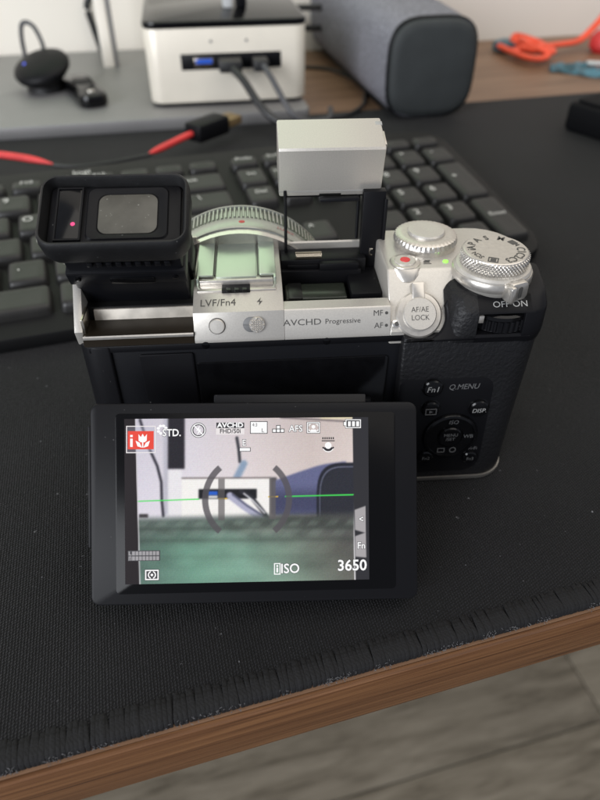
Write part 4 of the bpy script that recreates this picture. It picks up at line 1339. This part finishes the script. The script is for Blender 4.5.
# tint veil behind the scene-mode icon, fine row lines of the panel
put((185, 186, 205), .40 * boxm(126.5, 155, 427, 453, .5))
img = np.clip(img * (1 + 0.012 * np.sin(np.arange(NYg) * 2.4))[:, None, None], 0, 255) / 255.0
lin = np.where(img <= 0.04045, img / 12.92, ((img + 0.055) / 1.055) ** 2.4)
me = bpy.data.meshes.new('screen')
vv = np.stack([XX * S, YY * S, np.full(XX.shape, 0.17 * S)], -1).reshape(-1, 3)
idx = np.arange(NXg * NYg).reshape(NYg, NXg)
ff = np.stack([idx[1:, :-1], idx[1:, 1:], idx[:-1, 1:], idx[:-1, :-1]], -1).reshape(-1, 4)
me.from_pydata(vv.tolist(), [], ff.tolist())
ca_ = me.color_attributes.new('live_view', 'FLOAT_COLOR', 'POINT')
ca_.data.foreach_set('color', np.concatenate([lin.reshape(-1, 3), np.ones((NXg * NYg, 1))], 1).astype(np.float32).ravel())
sm = bpy.data.materials.new('lit_display')
sm.use_nodes = True
N_, L_ = sm.node_tree.nodes, sm.node_tree.links
bs = N_['Principled BSDF']
bs.inputs['Base Color'].default_value = (0.004, 0.004, 0.004, 1)
bs.inputs['Roughness'].default_value = 0.12
vc = N_.new('ShaderNodeVertexColor')
vc.layer_name = 'live_view'
L_.new(vc.outputs['Color'], bs.inputs['Emission Color'])
bs.inputs['Emission Strength'].default_value = 0.97
me.materials.append(sm)
scr = bpy.data.objects.new('screen', me)
COL.objects.link(scr)
scr.parent = gx
scr.matrix_local = mm(LC)

W_ = mat('display_white', (0.02, 0.02, 0.02), rough=0.3, emit=(0.93, 0.93, 0.93))
K_ = mat('display_black', (0.005, 0.005, 0.005), rough=0.3, emit=rgb(44, 42, 46))
R_ = mat('display_red', (0.02, 0.005, 0.005), rough=0.3, emit=rgb(226, 52, 22))
G_ = mat('display_grey', (0.01, 0.01, 0.01), rough=0.3, emit=rgb(150, 147, 150))
Cr = mat('display_cream', (0.01, 0.01, 0.01), rough=0.3, emit=rgb(232, 226, 226))


def sxy(px, py):
    return (-29.7 + A_ * (px - 135) + B_ * (py - 420.5), 45.3 + C_ * (px - 135) + D_ * (py - 420.5))


def stext(body, px, py, h, m=W_, shadow=True, sx=1.0, wt=0.035, z=0.24):
    x, y = sxy(px, py)
    size = h * 0.2445 / 0.70
    if shadow:
        text('icon_outline', body, size, Matrix.Translation((x, y, z - 0.02)), K_, scr, sx=sx, weight=wt + 0.10)
    text('icon', body, size, Matrix.Translation((x, y, z)), m, scr, sx=sx, weight=wt)


class SP:
    """flat drawing on the display, in its own pixel layout"""
    def __init__(self): self.m = MB()
    def poly(self, pts, z=0.22):
        q = [sxy(*p) for p in pts]
        self.m.add([(x, y, z) for x, y in q], [tuple(range(len(q)))])
        return self
    def rect(self, x0, x1, y0, y1, z=0.22): return self.poly([(x0, y1), (x1, y1), (x1, y0), (x0, y0)], z)
    def frame(self, x0, x1, y0, y1, t=0.8, z=0.22):
        return self.rect(x0, x1, y0, y0 + t, z).rect(x0, x1, y1 - t, y1, z).rect(x0, x0 + t, y0 + t, y1 - t, z).rect(x1 - t, x1, y0 + t, y1 - t, z)
    def ring(self, cx, cy, r, t, a0=0, a1=360, z=0.22, n=28):
        A = [rad(a0 + (a1 - a0) * i / n) for i in range(n + 1)]
        q = [sxy(cx + (r - s * t) * math.cos(a), cy + (r - s * t) * math.sin(a)) for a in A for s in (0, 1)]
        self.m.add([(x, y, z) for x, y in q], [(2 * i, 2 * i + 1, 2 * i + 3, 2 * i + 2) for i in range(n)])
        return self
    def build(self, m, name='icon'): return self.m.build(name, m, scr, smooth=False)


# intelligent-auto macro icon
SP().frame(126.3, 155.4, 425.8, 453, 0.9, 0.20).build(Cr)
SP().rect(128, 153.5, 431, 449.2, 0.20).build(R_)
g = SP()
g.poly([(138.5, 434), (140.8, 437), (142.6, 433.6), (144.4, 437), (146.8, 434), (146.6, 440.5), (144.5, 442.2), (140.7, 442.2), (138.6, 440.5)])
g.rect(142.0, 143.3, 442, 447.5)
g.poly([(135.6, 440.5), (139.6, 442.6), (142.0, 447.6), (137.5, 446.2)])
g.poly([(149.8, 440.5), (147.9, 446.2), (143.3, 447.6), (145.8, 442.6)])
g.rect(130.3, 132.8, 438.5, 446.8).rect(130.3, 132.8, 434.8, 437)
g.build(W_)
# photo style
g = SP()
for d in range(110, 380, 45):
    a = rad(d)
    cx, cy = 161.8 + 4.0 * math.cos(a), 429.6 + 4.0 * math.sin(a)
    g.poly([(cx + 1.7 * math.cos(a + q), cy + 1.4 * math.sin(a + q)) for q in (0, .8, 1.6, 2.4, 3.2, 4, 4.8, 5.6)])
g.build(W_)
stext('STD.', 171.2, 433.0, 7.0, sx=0.92, wt=0.045)
# flash off
SP().ring(197.7, 430.2, 7.6, 2.6, z=0.20).build(K_)
g = SP().ring(197.7, 430.2, 7.0, 1.0)
g.poly([(193.2, 426.2), (194, 425.4), (202.4, 434.2), (201.6, 435)])
g.poly([(199.4, 424.8), (195.4, 430.8), (197.8, 430.6), (196.2, 435.6), (200.6, 429.4), (198.2, 429.4)])
g.build(W_)
# recording format box
SP().rect(215.5, 243.4, 422.6, 428.2, .20).build(K_)
stext('AVCHD', 229.4, 425.4, 4.6, W_, False, 1.15, 0.06)
SP().frame(215.3, 243.4, 428.2, 434.6, .8, .21).rect(216, 242.6, 429, 433.6, .20).build(Cr)
stext('FHD/50i', 229.4, 431.3, 4.4, K_, False, 0.98, 0.03)
# picture size
SP().frame(249.2, 266.8, 421.2, 433.8, .7, .21).build(K_)
SP().rect(249.8, 266.2, 421.8, 433.2, .20).build(W_)
stext('4:3', 254, 425, 3.4, K_, False, 0.9, 0)
stext('L', 262, 430.6, 4.0, K_, False, 1, 0)
# quality blocks
for c, b2, z in ((K_, .7, .2), (W_, 0, .22)):
    g = SP()
    for x, y in ((273.6, 430.8), (277.6, 430.8), (281.6, 430.8), (277.6, 427.2)):
        g.rect(x - 1.5 - b2, x + 1.5 + b2, y - 1.4 - b2, y + 1.4 + b2, z)
    g.build(c)
stext('AFS', 295.2, 429.0, 6.4, W_, True, 0.95)
SP().frame(306, 320, 421.8, 433.6, 2.0, .20).build(K_)
g = SP().frame(306.5, 319.5, 422.3, 433.1, 1.0)
for x, y, a, b2 in ((308.5, 424.4, 1, 1), (317.5, 424.4, -1, 1), (308.5, 431, 1, -1), (317.5, 431, -1, -1)):
    g.rect(min(x, x + 2 * a), max(x, x + 2 * a), y - .4, y + .4).rect(x - .4, x + .4, min(y, y + 2 * b2), max(y, y + 2 * b2))
g.ring(313, 426.9, 1.9, 1.9, n=14).poly([(309.6, 432), (310.6, 429.6), (315.4, 429.6), (316.4, 432)])
g.build(W_)
# battery
SP().rect(345.2, 361.6, 419, 428.6, .20).rect(343.2, 345.2, 421.4, 426, .20).build(K_)
g = SP().frame(345.6, 361.2, 419.4, 428.2, .9).rect(343.8, 345.6, 422, 425.5)
for i in range(3):
    g.rect(348 + i * 4.2, 350.9 + i * 4.2, 421.4, 426.4)
g.build(W_)
# level-of-stabiliser mark and the shake warning
stext('E', 243.2, 443.2, 6.0, W_, True, .9)
SP().rect(238.4, 249.8, 447.6, 451.8, .20).build(K_)
SP().rect(239, 249.2, 448.2, 451.2, .22).build(W_)
g = SP().ring(328, 446.4, 4.6, 1.9, 20, 160, .20).ring(328, 444.8, 6.8, 1.6, 25, 155, .20)
for i in range(6):
    g.rect(322 + i * 2.1, 323.3 + i * 2.1, 437.4, 439.6, .20)
g.rect(321.4, 334.6, 440.6, 441.6, .20)
g.build(K_)
SP().ring(328, 445.9, 3.4, 3.4).ring(328, 446.6, 6.0, .8, 28, 152).build(W_)
# lower row
SP().rect(128.2, 160, 550.4, 560.8, .20).build(K_)
g = SP()
for r in range(2):
    for i in range(9):
        if i == 0:
            continue
        g.rect(129.0 + i * 3.4, 131.8 + i * 3.4, 551.2 + r * 5, 555.2 + r * 5)
g.rect(129, 130.2, 551.2, 555.2).rect(130.2, 131.8, 554.2, 555.2).rect(129, 131.8, 556.2, 557).rect(129, 130, 557, 560.2).rect(130.8, 131.8, 557, 560.2)
g.build(G_)
SP().rect(144.6, 159.2, 569.2, 580.6, .20).build(K_)
g = SP().frame(145.2, 158.6, 569.8, 580, 1.2)
g.ring(151.9, 574.9, 4.0, 1.1, 110, 250, n=12).ring(151.9, 574.9, 4.0, 1.1, -70, 70, n=12).ring(151.9, 574.9, 1.3, 1.3, n=12)
g.build(W_)
SP().frame(273.4, 280, 564.6, 576.2, 1.0).rect(275.8, 277.6, 566.6, 568.4).rect(275.8, 277.6, 569.2, 574).build(W_)
stext('ISO', 289.6, 570.6, 9.4, W_, True, .95, .05)
stext('3650', 352.4, 568.2, 10.8, W_, True, .98, .07)
stext('<', 361.6, 521.2, 6.4, W_, True, .9, .04)
stext('Fn', 361.8, 548, 6.6, W_, True, .95, .04)
